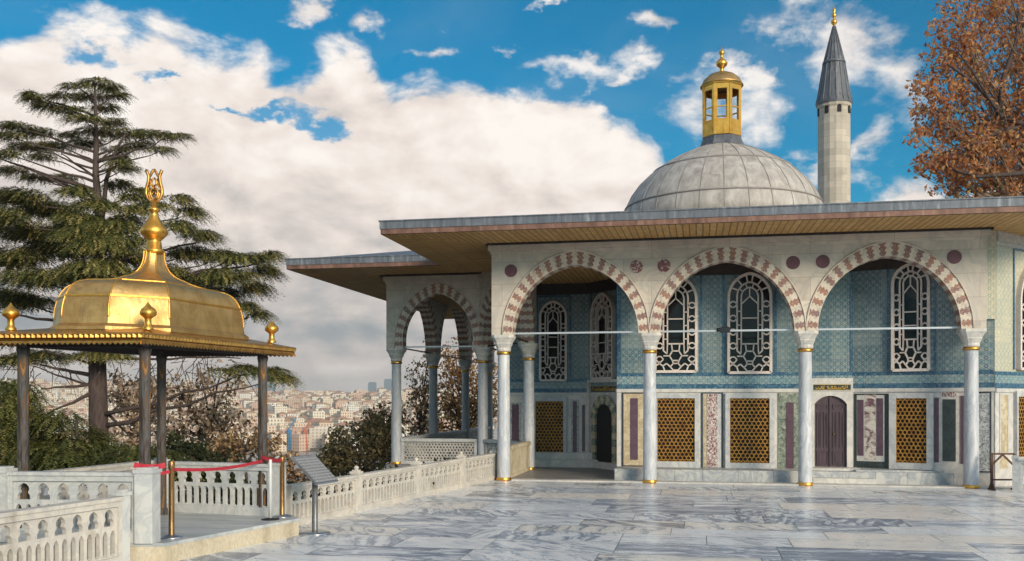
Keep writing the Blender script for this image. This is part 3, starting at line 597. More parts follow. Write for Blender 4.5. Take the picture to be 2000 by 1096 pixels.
# ------------------------------------------------------------------ walls with their openings
def sheet(wl, name, mt, u0, u1, z0, z1, d0=-0.012, d1=0.02, parent=None):
    b_ = MB(); b_.box(u0, u1, d0, d1, z0, z1); return b_.build(name, M[mt], parent or kiosk, wl.mat)
def win_pts(c, a, z0, z1, n=10):
    """pointed window outline from the left foot over the top to the right foot"""
    rise = a * 1.16; zs = z1 - rise; cc = (rise * rise - a * a) / (2 * a); Rr = a + cc; th = math.acos(cc / Rr)
    l = [(c - a, z0)] + [(c + cc - Rr * math.cos(th * k / n), zs + Rr * math.sin(th * k / n)) for k in range(n + 1)]
    return l + [(2 * c - u, z) for u, z in reversed(l[:-1])], zs
def window(wl, x0, x1, y0, y1, parent=None):
    u0, u1, z0, z1 = wl.rect(x0, x1, y0, y1); c = (u0 + u1) / 2; a = (u1 - u0) / 2; H = z1 - z0
    o, zs = win_pts(c, a, z0, z1)
    pb = MB(); pb.plate(o[::-1], -0.03, 0.01); 
    fb = MB(); D0, D1 = -0.13, -0.055; up = (0, 1, 0)
    def seg(p, q, wd=0.05, d0=D0, d1=D1):
        fb.bar((p[0], (d0 + d1) / 2, p[1]), (q[0], (d0 + d1) / 2, q[1]), wd, d1 - d0, 0, up)
    def poly(pts, wd=0.05, close=False, **k):
        for p, q in zip(pts[:-1], pts[1:]): seg(p, q, wd, **k)
        if close: seg(pts[-1], pts[0], wd, **k)
    poly(o, 0.075, True, d0=-0.14, d1=0.012)
    P = lambda s, t: (c + s * a, z0 + t * H)
    o1, zs1 = win_pts(c, a * 0.60, z0 + 0.25 * H, z1 - a * 0.42); poly(o1[1:-1], 0.045)
    o2, _ = win_pts(c, a * 0.40, z0 + 0.29 * H, z1 - a * 0.68); poly(o2, 0.038, True)
    t1 = (zs1 - z0) / H
    for sg in (-1, 1):
        seg(P(sg * .6, t1), P(sg * .6, .22), .045); seg(P(sg * .6, .22), P(sg * .42, .185), .04); seg(P(sg * .42, .185), P(sg * .40, .29), .03)
        for t in (0.13, 0.27, 0.41, 0.55, 0.69):
            if t > (zs - z0) / H + 0.02: continue
            poly([P(sg * .98, t), P(sg * .86, t + .028), P(sg * .72, t + .028), P(sg * .6, t), P(sg * .72, t - .028), P(sg * .86, t - .028)], 0.036, True)
        for t in (0.34, 0.48, 0.62): seg(P(sg * .6, t), P(sg * .4, t), .03)
        poly([P(sg * .98, .06), P(sg * .80, .085), P(sg * .62, .06), P(sg * .44, .085), P(sg * .26, .05)], .038); poly([P(sg * .80, .085), P(sg * .72, .10)], .036)
        poly([P(sg * .62, .06), P(sg * .52, 0.0)], .038); seg(P(sg * .80, .085), P(sg * .86, .102), .036)
        seg(P(sg * .30, .165), P(sg * .60, .165), .036)
    n0 = len(o) // 2
    for k in (3, 6, 9):
        for arr, brr in ((o, o1),):
            for sg in (0, 1):
                i = 1 + k if not sg else len(o) - 2 - k
                seg(arr[i], brr[i], 0.04)
    for k in (4, 8):
        for sg in (0, 1):
            i = 1 + k if not sg else len(o) - 2 - k
            seg(o1[i], o2[i], 0.032)
    poly([P(-.30, .165), P(-.16, .215), P(.16, .215), P(.30, .165), P(.16, .115), P(-.16, .115)], .038, True)
    poly([P(-.26, .05), P(-.12, .085), P(.12, .085), P(.26, .05), P(.12, .015), P(-.12, .015)], .036, True)
    seg(P(-.16, .115), P(-.12, .085), .036); seg(P(.16, .115), P(.12, .085), .036); seg(P(-.16, .215), P(-.2, .29), .034); seg(P(.16, .215), P(.2, .29), .034)
    for t in (0.42, 0.55): seg(P(-.4, t), P(.4, t), .034)
    tt = (o2[len(o2) // 2][1] - z0) / H
    seg(P(0, tt), P(0, tt - .09), .03); seg(P(0, tt - .09), P(-.4, tt - .17), .03); seg(P(0, tt - .09), P(.4, tt - .17), .03)
    wo = pb.build('window', M['glass'], parent or kiosk, wl.mat); fb.build('lattice', M['lattice'], wo, wl.mat)
    # blue tile border round the window
    bb = MB(); oo, _ = win_pts(c, a + 0.14, z0 - 0.1, z1 + 0.16)
    sq = [(u0 - .14, z0 - .02), (u0 - .14, z1 + .2), (u1 + .14, z1 + .2), (u1 + .14, z0 - .02)]
    for p, q in zip(sq[:-1], sq[1:]): bb.bar((p[0], -0.006, p[1]), (q[0], -0.006, q[1]), 0.07, 0.03, 0, up)
    bb.build('tile_border', M['blue'], wo, wl.mat)
def hexgrid(u0, u1, z0, z1, rho, wd, d0, d1):
    g = MB(); seen = set(); dx = rho * math.sqrt(3); dz = rho * 1.5
    nz = max(2, round((z1 - z0) / dz)); dz = (z1 - z0) / nz; nx = max(2, round((u1 - u0) / dx)); dx = (u1 - u0) / nx
    for j in range(nz + 1):
        for i in range(nx + 1):
            cx = u0 + dx * (i + (0.5 if j % 2 else 0)); cz = z0 + dz * j
            pts = [(cx + dx / 2 * a_, cz + dz * b_) for a_, b_ in ((0, 2 / 3), (1, 1 / 3), (1, -1 / 3), (0, -2 / 3), (-1, -1 / 3), (-1, 1 / 3))]
            for k in range(6):
                p, q = pts[k], pts[(k + 1) % 6]
                p = (min(u1, max(u0, p[0])), min(z1, max(z0, p[1]))); q = (min(u1, max(u0, q[0])), min(z1, max(z0, q[1])))
                key = tuple(sorted(((round(p[0], 3), round(p[1], 3)), (round(q[0], 3), round(q[1], 3)))))
                if key in seen or math.dist(p, q) < 0.008: continue
                seen.add(key); g.bar((p[0], (d0 + d1) / 2, p[1]), (q[0], (d0 + d1) / 2, q[1]), wd, d1 - d0, 0, (0, 1, 0))
    return g
def grille(wl, x0, x1, y0, y1, fx=9, fy=10, fyb=12, rho=0.069):
    u0, u1, z0, z1 = wl.rect(x0, x1, y0, y1)
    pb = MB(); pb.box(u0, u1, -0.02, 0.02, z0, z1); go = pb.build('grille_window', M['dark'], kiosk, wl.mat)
    g = hexgrid(u0, u1, z0, z1, rho, 0.029, -0.07, -0.03); g.build('grille', M['grille'], go, wl.mat)
    k = FOC / 27; a, t, bt = fx / k, fy / k, fyb / k; fb = MB()
    fb.box(u0 - a, u0, -0.12, 0.02, z0 - bt, z1 + t); fb.box(u1, u1 + a, -0.12, 0.02, z0 - bt, z1 + t)
    fb.box(u0, u1, -0.117, 0.02, z1, z1 + t); fb.box(u0, u1, -0.117, 0.02, z0 - bt, z0); fb.build('frame', M['grey'], go, wl.mat)
def panel(wl, mt, x0, x1, y0, y1, d=-0.03, rim=None, rw=0.05, name='wall_panel', inner=()):
    u0, u1, z0, z1 = wl.rect(x0, x1, y0, y1); b_ = MB(); b_.box(u0, u1, d, 0.03, z0, z1); o = b_.build(name, M[mt], kiosk, wl.mat)
    if rim:
        r_ = MB(); r_.box(u0 - rw, u0, d - 0.01, 0.03, z0 - rw, z1 + rw); r_.box(u1, u1 + rw, d - 0.01, 0.03, z0 - rw, z1 + rw); r_.box(u0, u1, d - 0.008, 0.03, z1, z1 + rw); r_.box(u0, u1, d - 0.008, 0.03, z0 - rw, z0); r_.build('rim', M[rim], o, wl.mat)
    for k, (mt2, a0, a1, b0, b1) in enumerate(inner):
        c0, c1, e0, e1 = wl.rect(a0, a1, b0, b1); s_ = MB(); s_.box(c0, c1, d - 0.012 - 0.004 * k, 0.03, e0, e1); s_.build('strip', M[mt2], o, wl.mat)
    return o
def tiled(p0, p1, zt, zb, tile_='tile', dado='white', ztop=6.32, z0=0.0, band=True):
    wl = Wall(p0, p1); b_ = MB(); b_.box(0, wl.L, 0.0, 0.4, zt, ztop); o = b_.build('tiled_wall', M[tile_], kiosk, wl.mat)
    b_ = MB(); b_.box(0.0, wl.L, -0.012, 0.4, z0, zt - 0.10); b_.build('dado', M[dado], o, wl.mat)
    b_ = MB(); b_.box(0.0, wl.L, -0.05, 0.4, zt - 0.10, zt); b_.build('dado_rail', M['white'], o, wl.mat)
    if band:
        b_ = MB(); b_.box(0, wl.L, -0.012, 0.0, zt + 0.14, zb); b_.build('border_tiles', M['tile_band'], o, wl.mat)
        b_ = MB(); b_.box(0, wl.L, -0.016, 0.0, zt, zt + 0.14); b_.box(0, wl.L, -0.016, 0.0, zb, zb + 0.10); b_.build('blue_band', M['blue'], o, wl.mat)
    return wl, o
A, Ao = tiled((-2.36, 28.2), (4.30, 28.2), 2.62, 2.99)
B, Bo = tiled((4.30, 28.2), (7.66, 26.86), 2.62, 2.98)
D, Do = tiled((-6.6, 32.4), (-3.65, 32.4), 2.55, 2.92)
E, Eo = tiled((-3.65, 32.4), (-2.36, 30.95), 2.55, 2.92)
Cw, Co = tiled((7.65, 26.84), (11.9, 31.09), 2.60, 2.95, 'tile_sunlit', ztop=6.9)
b_ = MB(); b_.box(7.32, 7.68, 26.79, 27.2, 4.42, 6.9); b_.build('corner_pier', M['tile_sunlit'], Co)
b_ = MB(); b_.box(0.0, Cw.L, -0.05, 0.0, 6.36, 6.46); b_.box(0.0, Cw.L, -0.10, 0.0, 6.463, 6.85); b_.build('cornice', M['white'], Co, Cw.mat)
rw, ro = tiled((-2.36, 30.95), (-2.36, 28.35), 2.62, 2.99); ww, wo_ = tiled((-6.6, 46), (-6.6, 32.55), 2.55, 2.92)
for wl in (D, E, A, B, rw):
    b_ = MB(); b_.box(0, wl.L - (0.75 if wl is B else 0), -0.10, 0.2, 5.93, 6.33); b_.build('timber_beam', M['timber'], kiosk, wl.mat)
for xa_, xb_ in ((A.L - 0.06, A.L), (0, 0.12)):
    b_ = MB(); b_.box(xa_, xb_, -0.02, 0, 3.1, 5.95); b_.build('corner_tiles', M['blue'], Ao, A.mat)
b_ = MB(); b_.box(B.L - 0.55, B.L - 0.02, -0.02, 0, 3.09, 4.5); b_.build('corner_tiles', M['tile_band'], Bo, B.mat)
# wall A
window(A, 1280, 1360, 540, 726); window(A, 1423, 1505, 535, 728)
panel(A, 'yellow', 1218, 1262, 769, 909, rim='black', inner=(('purple', 1231, 1246, 778, 898),))
grille(A, 1284, 1357, 778, 901); grille(A, 1425.5, 1502.5, 778, 904)
panel(A, 'grey', 1373, 1409, 769, 913, rim='black', inner=(('yellow', 1375, 1380, 770, 912), ('lace', 1381, 1401, 770, 912)))
panel(A, 'green', 1519, 1561, 768, 917, inner=(('purple', 1535, 1550, 786, 916),))
# plum double door, header with gilded inscription
u0, u1, z0, z1 = A.rect(1590, 1653, 773, 917)
def door_poly(c, a, z0, z1, rise, n=10):
    Rr = (a * a + rise * rise) / (2 * rise); th = math.asin(a / Rr)
    return [(c - a, z0)] + [(c + Rr * math.sin(-th + 2 * th * k / n), z1 - Rr + Rr * math.cos(-th + 2 * th * k / n)) for k in range(n + 1)] + [(c + a, z0)]
c = (u0 + u1) / 2; a = (u1 - u0) / 2; dp = door_poly(c, a, z0, z1, 0.24)
b_ = MB(); b_.plate(dp[::-1], -0.03, 0.02); dro = b_.build('door', M['door'], kiosk, A.mat)
for sg in (-1, 1):
    lf = MB(); x0, x1 = sorted((c + sg * 0.012, c + sg * (a - 0.02)))
    for (t0, t1, s0, s1) in ((.07, .25, .12, .88), (.30, .78, .12, .42), (.30, .78, .58, .88), (.82, .885, .15, .85)):
        xa, xb = x0 + (x1 - x0) * s0, x0 + (x1 - x0) * s1; za, zb = z0 + (z1 - z0) * t0, z0 + (z1 - z0) * t1
        lf.box(xa, xb, -0.05, -0.03, za, za + .025); lf.box(xa, xb, -0.05, -0.03, zb - .025, zb); lf.box(xa, xa + .025, -0.052, -0.03, za, zb); lf.box(xb - .025, xb, -0.052, -0.03, za, zb)
        lf.box(xa + .07, xb - .07, -0.045, -0.03, za + .07, zb - .07)
    lf.build('moulding', M['door'], dro, A.mat)
lf = MB(); lf.box(c - 0.03, c + 0.03, -0.065, -0.03, z0 + .01, z1 - .03); lf.build('astragal', M['door'], dro, A.mat)
lf = MB(); lf.lathe([(0.0, 0), (0.03, 0.01), (0.03, 0.04), (0.0, 0.06)], 10, (c + 0.09, -0.07, z0 + 0.98)); lf.build('handle', M['brass'], dro, A.mat)
k = 0.29; hole = dp
fb = MB(); xo0, xo1 = c - a - 0.2, A.L - 0.005; zt = A.uz(1600, 764)[1]
op = door_poly(c, a, z0, z1, 0.24, 12); n = len(op)
outer = []
for (u, z) in op:
    if z <= z0 + 1e-6: outer.append((xo0 if u < c else xo1, z0 - 0.14))
    elif u <= c - a + 1e-6: outer.append((xo0, z))
    elif u >= c + a - 1e-6: outer.append((xo1, z))
    else: outer.append((xo0 + (u - c + a) / (2 * a) * (xo1 - xo0), zt))
for q in range(n - 1):
    p0_, p1_, o0, o1_ = op[q], op[q + 1], outer[q], outer[q + 1]
    fb.quad([(o0[0], -0.12, o0[1]), (p0_[0], -0.12, p0_[1]), (p1_[0], -0.12, p1_[1]), (o1_[0], -0.12, o1_[1])])
    fb.quad([(p0_[0], -0.12, p0_[1]), (p0_[0], 0.0, p0_[1]), (p1_[0], 0.0, p1_[1]), (p1_[0], -0.12, p1_[1])])
# fill the two top corners, then jamb sides and the threshold
for sg, xx in ((-1, xo0), (1, xo1)):
    pk = op[1] if sg < 0 else op[-2]
    nx = outer[2] if sg < 0 else outer[-3]
    fb.quad([(xx, -0.12, pk[1]), (nx[0], -0.12, nx[1]), (xx, -0.12, zt)])
    fb.box(xx - 0.004 if sg < 0 else xx - 0.006, xx + 0.006 if sg < 0 else xx + 0.004, -0.119, 0.0, z0 - 0.14, zt)
fb.build('frame', M['white'], dro, A.mat)
hz0, hz1 = zt, A.uz(1600, 739)[1]
b_ = MB(); b_.box(xo0, xo1, -0.14, 0.0, hz0, hz1); b_.build('lintel', M['white'], dro, A.mat)
def inscription(wl, u0, u1, z0, z1, d, parent, seed):
    r_ = random.Random(seed); b_ = MB(); b_.box(u0, u1, d, d + 0.03, z0, z1); po = b_.build('inscription_panel', M['verd'], parent, wl.mat)
    g = MB(); x = u0 + 0.05; hh = z1 - z0
    g.box(u0, u1, d - 0.006, d, z0, z0 + .012); g.box(u0, u1, d - 0.006, d, z1 - .012, z1)
    while x < u1 - 0.08:
        k = r_.choice((0, 1, 2, 3)); zb = z0 + hh * 0.3
        if k == 0: pts = [(x, zb), (x + .01, z1 - .03)]
        elif k == 1: pts = [(x, zb + .03), (x + .03, zb - .015), (x + .07, zb), (x + .08, zb + .04)]
        elif k == 2: pts = [(x, zb), (x + .03, zb + .05), (x + .06, zb + .03), (x + .04, zb), (x, zb)]
        else: pts = [(x, zb + hh * .3), (x + .05, zb + hh * .36), (x + .02, zb), (x + .09, zb - .01)]
        for p, q in zip(pts[:-1], pts[1:]): g.bar((p[0], d - 0.006, p[1]), (q[0], d - 0.006, q[1]), 0.02, 0.012, 0, (0, 1, 0))
        x += r_.uniform(0.045, 0.10)
    g.build('lettering', M['gold'], po, wl.mat)
i0, i1, j0, j1 = A.rect(1588, 1660, 751, 762); inscription(A, i0, i1, j0, j1, -0.16, dro, 3)
# wall B
window(B, 1745, 1815, 517, 723)
panel(B, 'verd', 1668, 1736, 769, 914, inner=(('white', 1674, 1728, 772, 901), ('zigzag', 1689, 1711, 771, 898), ('purple', 1675, 1687.5, 781, 890), ('purple', 1712.5, 1725.5, 778, 890)))
grille(B, 1751, 1811, 778, 904, fx=12)
panel(B, 'purple', 1824, 1834, 777, 903); panel(B, 'white', 1837.5, 1872, 768, 917, d=-0.02, inner=(('lace', 1840, 1868, 766, 775), ('verd', 1841, 1867, 780, 901))); panel(B, 'purple', 1876, 1890, 773, 906)
panel(B, 'greylace', 1908, 1934, 768, 920, d=-0.04, rim='black', rw=0.03)
# wall C (turned to the sun)
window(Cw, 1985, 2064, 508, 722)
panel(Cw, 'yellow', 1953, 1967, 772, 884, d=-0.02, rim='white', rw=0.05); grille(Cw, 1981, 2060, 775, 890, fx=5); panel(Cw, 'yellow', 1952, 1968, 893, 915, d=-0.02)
# walls D and E in the niche behind the left arch
window(D, 1056, 1106, 590, 743); grille(D, 1047, 1101, 784, 886, fx=8)
panel(D, 'purple', 1000, 1014, 790, 866, rim='greylace', rw=0.06); panel(D, 'purple', 1119, 1127, 784, 888, rim='greylace', rw=0.06); panel(D, 'purple', 1137, 1143, 791, 882, rim='white', rw=0.08)
window(E, 1160, 1201, 574, 739)
u0, u1, z0, z1 = E.rect(1166, 1199, 789, 912)
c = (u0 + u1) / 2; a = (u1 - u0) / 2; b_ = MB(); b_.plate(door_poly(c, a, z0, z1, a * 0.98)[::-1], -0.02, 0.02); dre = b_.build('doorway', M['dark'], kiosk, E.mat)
fb = MB(); it = [(c + a * math.cos(math.pi * q / 12), z1 - a + a * math.sin(math.pi * q / 12)) for q in range(13)]
ex = [(c + (a + .26) * math.cos(math.pi * q / 12), z1 - a + (a + .30) * math.sin(math.pi * q / 12)) for q in range(13)]
for q in range(12):
    mm = q % 2
    i_, j_, k_, l_ = it[q], it[q + 1], ex[q + 1], ex[q]
    fb.quad([(i_[0], -0.09, i_[1]), (l_[0], -0.09, l_[1]), (k_[0], -0.09, k_[1]), (j_[0], -0.09, j_[1])], mm)
    fb.quad([(i_[0], -0.09, i_[1]), (j_[0], -0.09, j_[1]), (j_[0], 0.0, j_[1]), (i_[0], 0.0, i_[1])], mm)
for q in range(7):
    za, zb = z0 + (z1 - a - z0) * q / 7, z0 + (z1 - a - z0) * (q + 1) / 7
    for x0, x1 in ((c - a - .2, c - a), (c + a, c + a + .2)): fb.box(x0, x1, -0.09, 0.0, za, zb, q % 2)
fb.build('frame', [M['yellow'], M['green']], dre, E.mat)
i0, i1, j0, j1 = E.rect(1158, 1205, 754, 764); inscription(E, max(i0, 0.05), E.L - 0.04, j0, j1, -0.09, dre, 5)
b_ = MB(); zz = E.uz(1180, 747)[1]; b_.box(0.02, E.L - .01, -0.13, 0, zz, zz + 0.1); b_.box(0.02, 0.12, -0.12, 0, z0, zz); b_.build('lintel', M['white'], dre, E.mat)
# podium blocks, steps, gallery floor
b_ = MB(); x = -2.34; rr = random.Random(7)
while x < 6.75:
    wd = min(rr.uniform(0.75, 1.25), 6.78 - x); b_.box(x + .004, x + wd - .004, 27.15 + rr.uniform(-.006, .006), 28.4, 0.0, 0.33 + rr.uniform(-.004, .004), 0); x += wd
po = b_.build('podium', M['block'], kiosk)
b_ = MB(); b_.box(4.25, 6.6, 27.3, 27.9, 0.0, 0.38); b_.build('podium_corner', M['block'], po)
b_ = MB(); b_.box(3.08, 4.7, 26.86, 27.14, 0.0, 0.17); b_.box(3.05, 4.4, 27.5, 28.15, 0.332, 0.40); b_.build('door_step', M['white'], po)
b_ = MB(); b_.box(-7.2, -3.3, 31.85, 32.4, 0.0, 0.26); b_.box(-7.1, -3.4, 32.12, 32.4, 0.26, 0.50); b_.build('niche_step', M['white'], po)
b_ = MB(); b_.plate([(0, 0), (0, .22), (1.9, .22), (1.9, 0)], 0, .35); b_.build('niche_step', M['white'], po, Wall((-3.6, 32.0), (-2.4, 30.6)).mat)
b_ = MB(); b_.box(-5.7, 7.3, 26.44, 34, -0.3, 0.012); b_.box(-10.8, -5.7, 32.0, 48, -0.3, 0.012); b_.prism([(-5.7, 30.5), (-5.7, 32), (-7.6, 32)], -0.3, 0.012); b_.build('gallery_floor', M['gallery'], kiosk)
b_ = MB(); b_.box(-5.2, 8.2, 26.43, 26.85, -0.1, 0.035); b_.build('threshold', M['white'], kiosk)
b_ = MB(); b_.prism([(-10.9, 32.2), (-7.5, 32.2), (-5.75, 30.5), (-5.75, 26.5), (12, 26.5), (12, 48), (-10.9, 48)], -7, -0.02); b_.build('base_wall', M['block'], kiosk)
# low carved screens between gallery columns
def screen(p, q, h, plain=False):
    wl = Wall(p, q); b_ = MB(); L = wl.L
    b_.box(0, L, -0.09, 0.09, 0.0, 0.12); b_.box(0, L, -0.11, 0.11, h - 0.11, h); b_.box(0, 0.10, -0.075, 0.075, 0.12, h - 0.11); b_.box(L - 0.10, L, -0.075, 0.075, 0.12, h - 0.11)
    if plain: b_.box(0.1, L - 0.1, -0.05, 0.05, 0.12, h - 0.11)
    o = b_.build('parapet', M['fence_grey' if not plain else 'step'], kiosk, wl.mat)
    if not plain: hexgrid(0.10, L - 0.10, 0.12, h - 0.11, 0.068, 0.042, -0.045, 0.045).build('pierced_screen', M['white'], o, wl.mat)
screen((F1[0] + .2, F1[1]), (F2[0] - .2, F2[1]), 0.92); screen((F2[0] + .15, F2[1] - .15), (K1[0] - .15, K1[1] + .15), 0.92); screen((K1[0], K1[1] - .2), (CX[0], FY + .2), 0.95, True)
screen((G1[0], G1[1] - .2), (F1[0], F1[1] + .2), 0.92); screen((G2[0], G2[1] - .2), (G1[0], G1[1] + .2), 0.92); screen((G3[0], G3[1] - .2), (G2[0], G2[1] + .2), 0.92)
# ------------------------------------------------------------------ roof
OUT = [(-8.2, 23.9), (9.75, 23.9), (9.75, 29.7), (15.2, 29.7), (15.2, 49.5), (-13.5, 49.5), (-13.5, 29.7), (-8.2, 29.7)]
INN = [(-5.7, 26.4), (7.25, 26.4), (7.25, 32.2), (12.6, 32.2), (12.6, 47), (-10.9, 47), (-10.9, 32.3), (-5.7, 32.3)]
ZE, ZT = 6.66, 7.0
roofm = MB(); n = len(OUT)
for k in range(n):
    l = (k + 1) % n; s_ = 0.34
    a0, a1 = OUT[k], OUT[l]; b0, b1 = [(KC[0] + (p[0] - KC[0]) * s_, KC[1] + (p[1] - KC[1]) * s_) for p in (a0, a1)]
    roofm.quad([(*a0, ZT), (*a1, ZT), (*b1, 8.35), (*b0, 8.35)])
roofm.prism([(KC[0] + (p[0] - KC[0]) * 0.345, KC[1] + (p[1] - KC[1]) * 0.345) for p in OUT], 8.2, 8.4)
roof = roofm.build('roof', M['lead'], kiosk)
f1b = MB(); f2b = MB(); sfb = MB(); u = 0
for k in range(n):
    l = (k + 1) % n; p, q = Vector((*OUT[k], 0)), Vector((*OUT[l], 0)); d = (q - p).normalized(); ext = 0.03
    f1b.bar(p - d * 0.04 + Vector((0, 0, 6.905)), q + d * 0.04 + Vector((0, 0, 6.905)), 0.09, 0.20, 0); f1b.bar(p - d * 0.06 + Vector((0, 0, 7.015)), q + d * 0.06 + Vector((0, 0, 7.015)), 0.14, 0.03, 0)
    f2b.bar(p - d * 0.015 + Vector((0, 0, 6.735)), q + d * 0.015 + Vector((0, 0, 6.735)), 0.05, 0.13, 0)
    a, bq = Vector((*INN[k], 0)), Vector((*INN[l], 0)); nrm = Vector((-d.y, d.x, 0))
    uvf = lambda P_: ((P_ - p).dot(d), (P_ - p).dot(nrm))
    sfb.quad([(*p[:2], ZE), (*a[:2], 6.74), (*bq[:2], 6.74), (*q[:2], ZE)], 0, False, [uvf(p), uvf(a), uvf(bq), uvf(q)])
f1b.build('lead_fascia', M['lead'], roof); f2b.build('copper_fascia', M['copper'], roof); sfb.build('soffit', M['soffit'], roof)
cb = MB()
for (x0, x1, y0, y1) in ((-5.3, 7.2, 26.7, 32.75), (-10.5, 7.2, 32.76, 47)): cb.quad([(x0, y0, 6.30), (x0, y1, 6.30), (x1, y1, 6.30), (x1, y0, 6.30)], 0, False, [(x0, y0), (x0, y1), (x1, y1), (x1, y0)])
cb.build('gallery_ceiling', M['soffit'], roof)
mb = MB()
for k in range(n):      # dark moulding where soffit meets the walls
    l = (k + 1) % n; p, q = Vector((*INN[k], 6.72)), Vector((*INN[l], 6.72)); d = (q - p).normalized(); o_ = Vector((d.y, -d.x, 0)) * 0.16
    mb.bar(p + o_ - d * .16, q + o_ + d * .16, 0.10, 0.09)
mb.build('soffit_moulding', M['timber'], roof)
# dome and lantern
dome = MB(); DC = (0.92, 38.1, 0)
dome.lathe([(4.35, 8.3), (4.35, 8.95), (4.2, 9.0)], 8, DC, 0, False, R(22.5))
def dz(r_): return None
PROF = [(3.94, 9.0), (3.87, 9.45), (3.76, 9.82), (3.55, 10.26), (3.22, 10.71), (2.78, 11.13), (2.25, 11.51), (1.70, 11.82), (1.18, 12.05), (0.78, 12.2)]
dome.lathe(PROF, 64, DC)
do = dome.build('dome', M['lead_dome'], kiosk)
rb = MB()
for k in range(28):
    a_ = 2 * math.pi * k / 28; rb.tube([(DC[0] + (r_ + .004) * math.cos(a_), DC[1] + (r_ + .004) * math.sin(a_), z + .004) for r_, z in PROF], 0.014, 5)
for r_, z in ((3.78, 9.80), (2.67, 11.23)): rb.lathe([(r_ - .02, z - .03), (r_ + .028, z - .03), (r_ + .024, z + .02), (r_ - .03, z + .045)], 64, DC, cap=False)
rb.build('lead_seams', M['seam'], do)
sk = MB(); sk.lathe([(1.05, 12.08), (0.9, 12.22), (0.8, 12.45), (0.8, 12.56)], 8, DC, 0, False, R(22.5)); sk.build('lantern_skirt', M['lead_dark'], do)
la = MB(); RL = 0.76; side = 2 * RL * math.sin(R(22.5)); ap = RL * math.cos(R(22.5)); Z0, Z1 = 12.53, 14.55
lant = None; parts = []
la.lathe([(0.80, Z0), (0.80, Z0 + .06), (0.77, Z0 + .10)], 8, DC, 0, False, R(22.5), False)
la.lathe([(0.70, Z1 - .02), (0.82, Z1 - .02), (0.84, Z1 + .06), (0.70, Z1 + .10)], 8, DC, 0, False, R(22.5), False)
pn = MB()
for k in range(8):
    a_ = R(45 * k); cx, cy = DC[0] + ap * math.cos(a_), DC[1] + ap * math.sin(a_); tx, ty = -math.sin(a_), math.cos(a_)
    fr_ = Matrix.Translation(Vector((cx, cy, 0))) @ Matrix.Rotation(a_ + R(90), 4, 'Z')
    t_ = MB(); hw = side / 2; ww_ = hw * 0.62
    t_.holed(-hw, hw, Z0 + .08, Z1, [(-ww_, 13.16), (ww_, 13.16), (ww_, 14.33), (-ww_, 14.33)], -0.02, 0.05)
    t_.box(-ww_, ww_, -0.005, 0.03, 13.62, 13.67); t_.box(-hw - .03, -hw + .06, -.03, .03, Z0 + .05, Z1)
    t_.box(-hw * .7, hw * .7, -.03, -.02, Z0 + .16, 13.05)
    i = len(la.v); la.v += [tuple(fr_ @ Vector(p)) for p in t_.v]; la.f += [tuple(i + j for j in f) for f in t_.f]; la.m += t_.m; la.s += t_.s
    t_ = MB(); t_.box(-ww_, ww_, 0.012, 0.018, 13.16, 14.33); i = len(pn.v); pn.v += [tuple(fr_ @ Vector(p)) for p in t_.v]; pn.f += [tuple(i + j for j in f) for f in t_.f]; pn.m += t_.m; pn.s += t_.s
lant = la.build('lantern', M['gold'], kiosk); pn.build('pane', M['lglass'], lant)
lc = MB(); lc.lathe([(0.84, 14.6), (0.80, 14.66), (0.70, 14.86), (0.5, 15.03), (0.24, 15.14), (0.10, 15.18)], 24, DC); lc.build('cap', M['gold_pale'], lant)
lf = MB(); lf.lathe([(0.10, 15.16), (0.07, 15.25), (0.08, 15.32), (0.20, 15.42), (0.23, 15.52), (0.16, 15.63), (0.06, 15.72), (0.05, 15.82), (0.11, 15.9), (0.11, 15.97), (0.03, 16.05), (0.02, 16.2)], 20, DC); lf.build('finial', M['gold'], lant)
# ------------------------------------------------------------------ security camera on the middle tie rod
p = W(1420, 650, 25.6); t = thing('security_camera', 'small dark box camera fixed on the tie rod of the middle arch', 'camera', (2.0, FY, ZC + .05))
xcam = CX[1] + (CX[2] - CX[1]) * 0.5
t.location.x = xcam; WM[t] = T(xcam, FY, ZC + .05)
b_ = MB(); b_.box(xcam - .17, xcam + .10, FY - .08, FY + .08, ZC + .0, ZC + .14); b_.box(xcam - .12, xcam + .06, FY - .1, FY + .1, ZC + .142, ZC + .16); b_.build('housing', M['darkmetal'], t)
b_ = MB(); b_.lathe([(0.0, 0), (0.055, 0.0), (0.055, 0.09), (0.0, 0.1)], 12, (xcam - .21, FY - .03, ZC + .03)); b_.build('lens', M['glass'], t)
# ------------------------------------------------------------------ minaret
MX = W(1629, 400, 77); kz = 77 / FOC
def my(y): return EYE + (HZ - y) * kz
mt_ = thing('minaret', 'slim pale stone minaret with grey lead cone behind the kiosk roof', 'minaret', (MX.x, MX.y, -2))
m, nt, b = mat('minaret_stone', (0.5, 0.46, 0.4), 0.75)
br = nd(nt, 'TexBrick', {'Vector': nd(nt, 'CombineXYZ', {0: mth(nt, 'MULTIPLY', mth(nt, 'ARCTAN2', nd(nt, 'SeparateXYZ', {0: nd(nt, 'TexCoord').outputs['Object']}).outputs[1], nd(nt, 'SeparateXYZ', {0: nd(nt, 'TexCoord').outputs['Object']}).outputs[0]), 1.3), 1: nd(nt, 'SeparateXYZ', {0: nd(nt, 'TexCoord').outputs['Object']}).outputs[2]}).outputs[0],
                         'Scale': 1.0, 'Brick Width': 1.1, 'Row Height': 0.52, 'Mortar Size': 0.012, 'Color1': (0.56, 0.50, 0.42, 1), 'Color2': (0.44, 0.39, 0.33, 1), 'Mortar': (0.36, 0.32, 0.27, 1)})
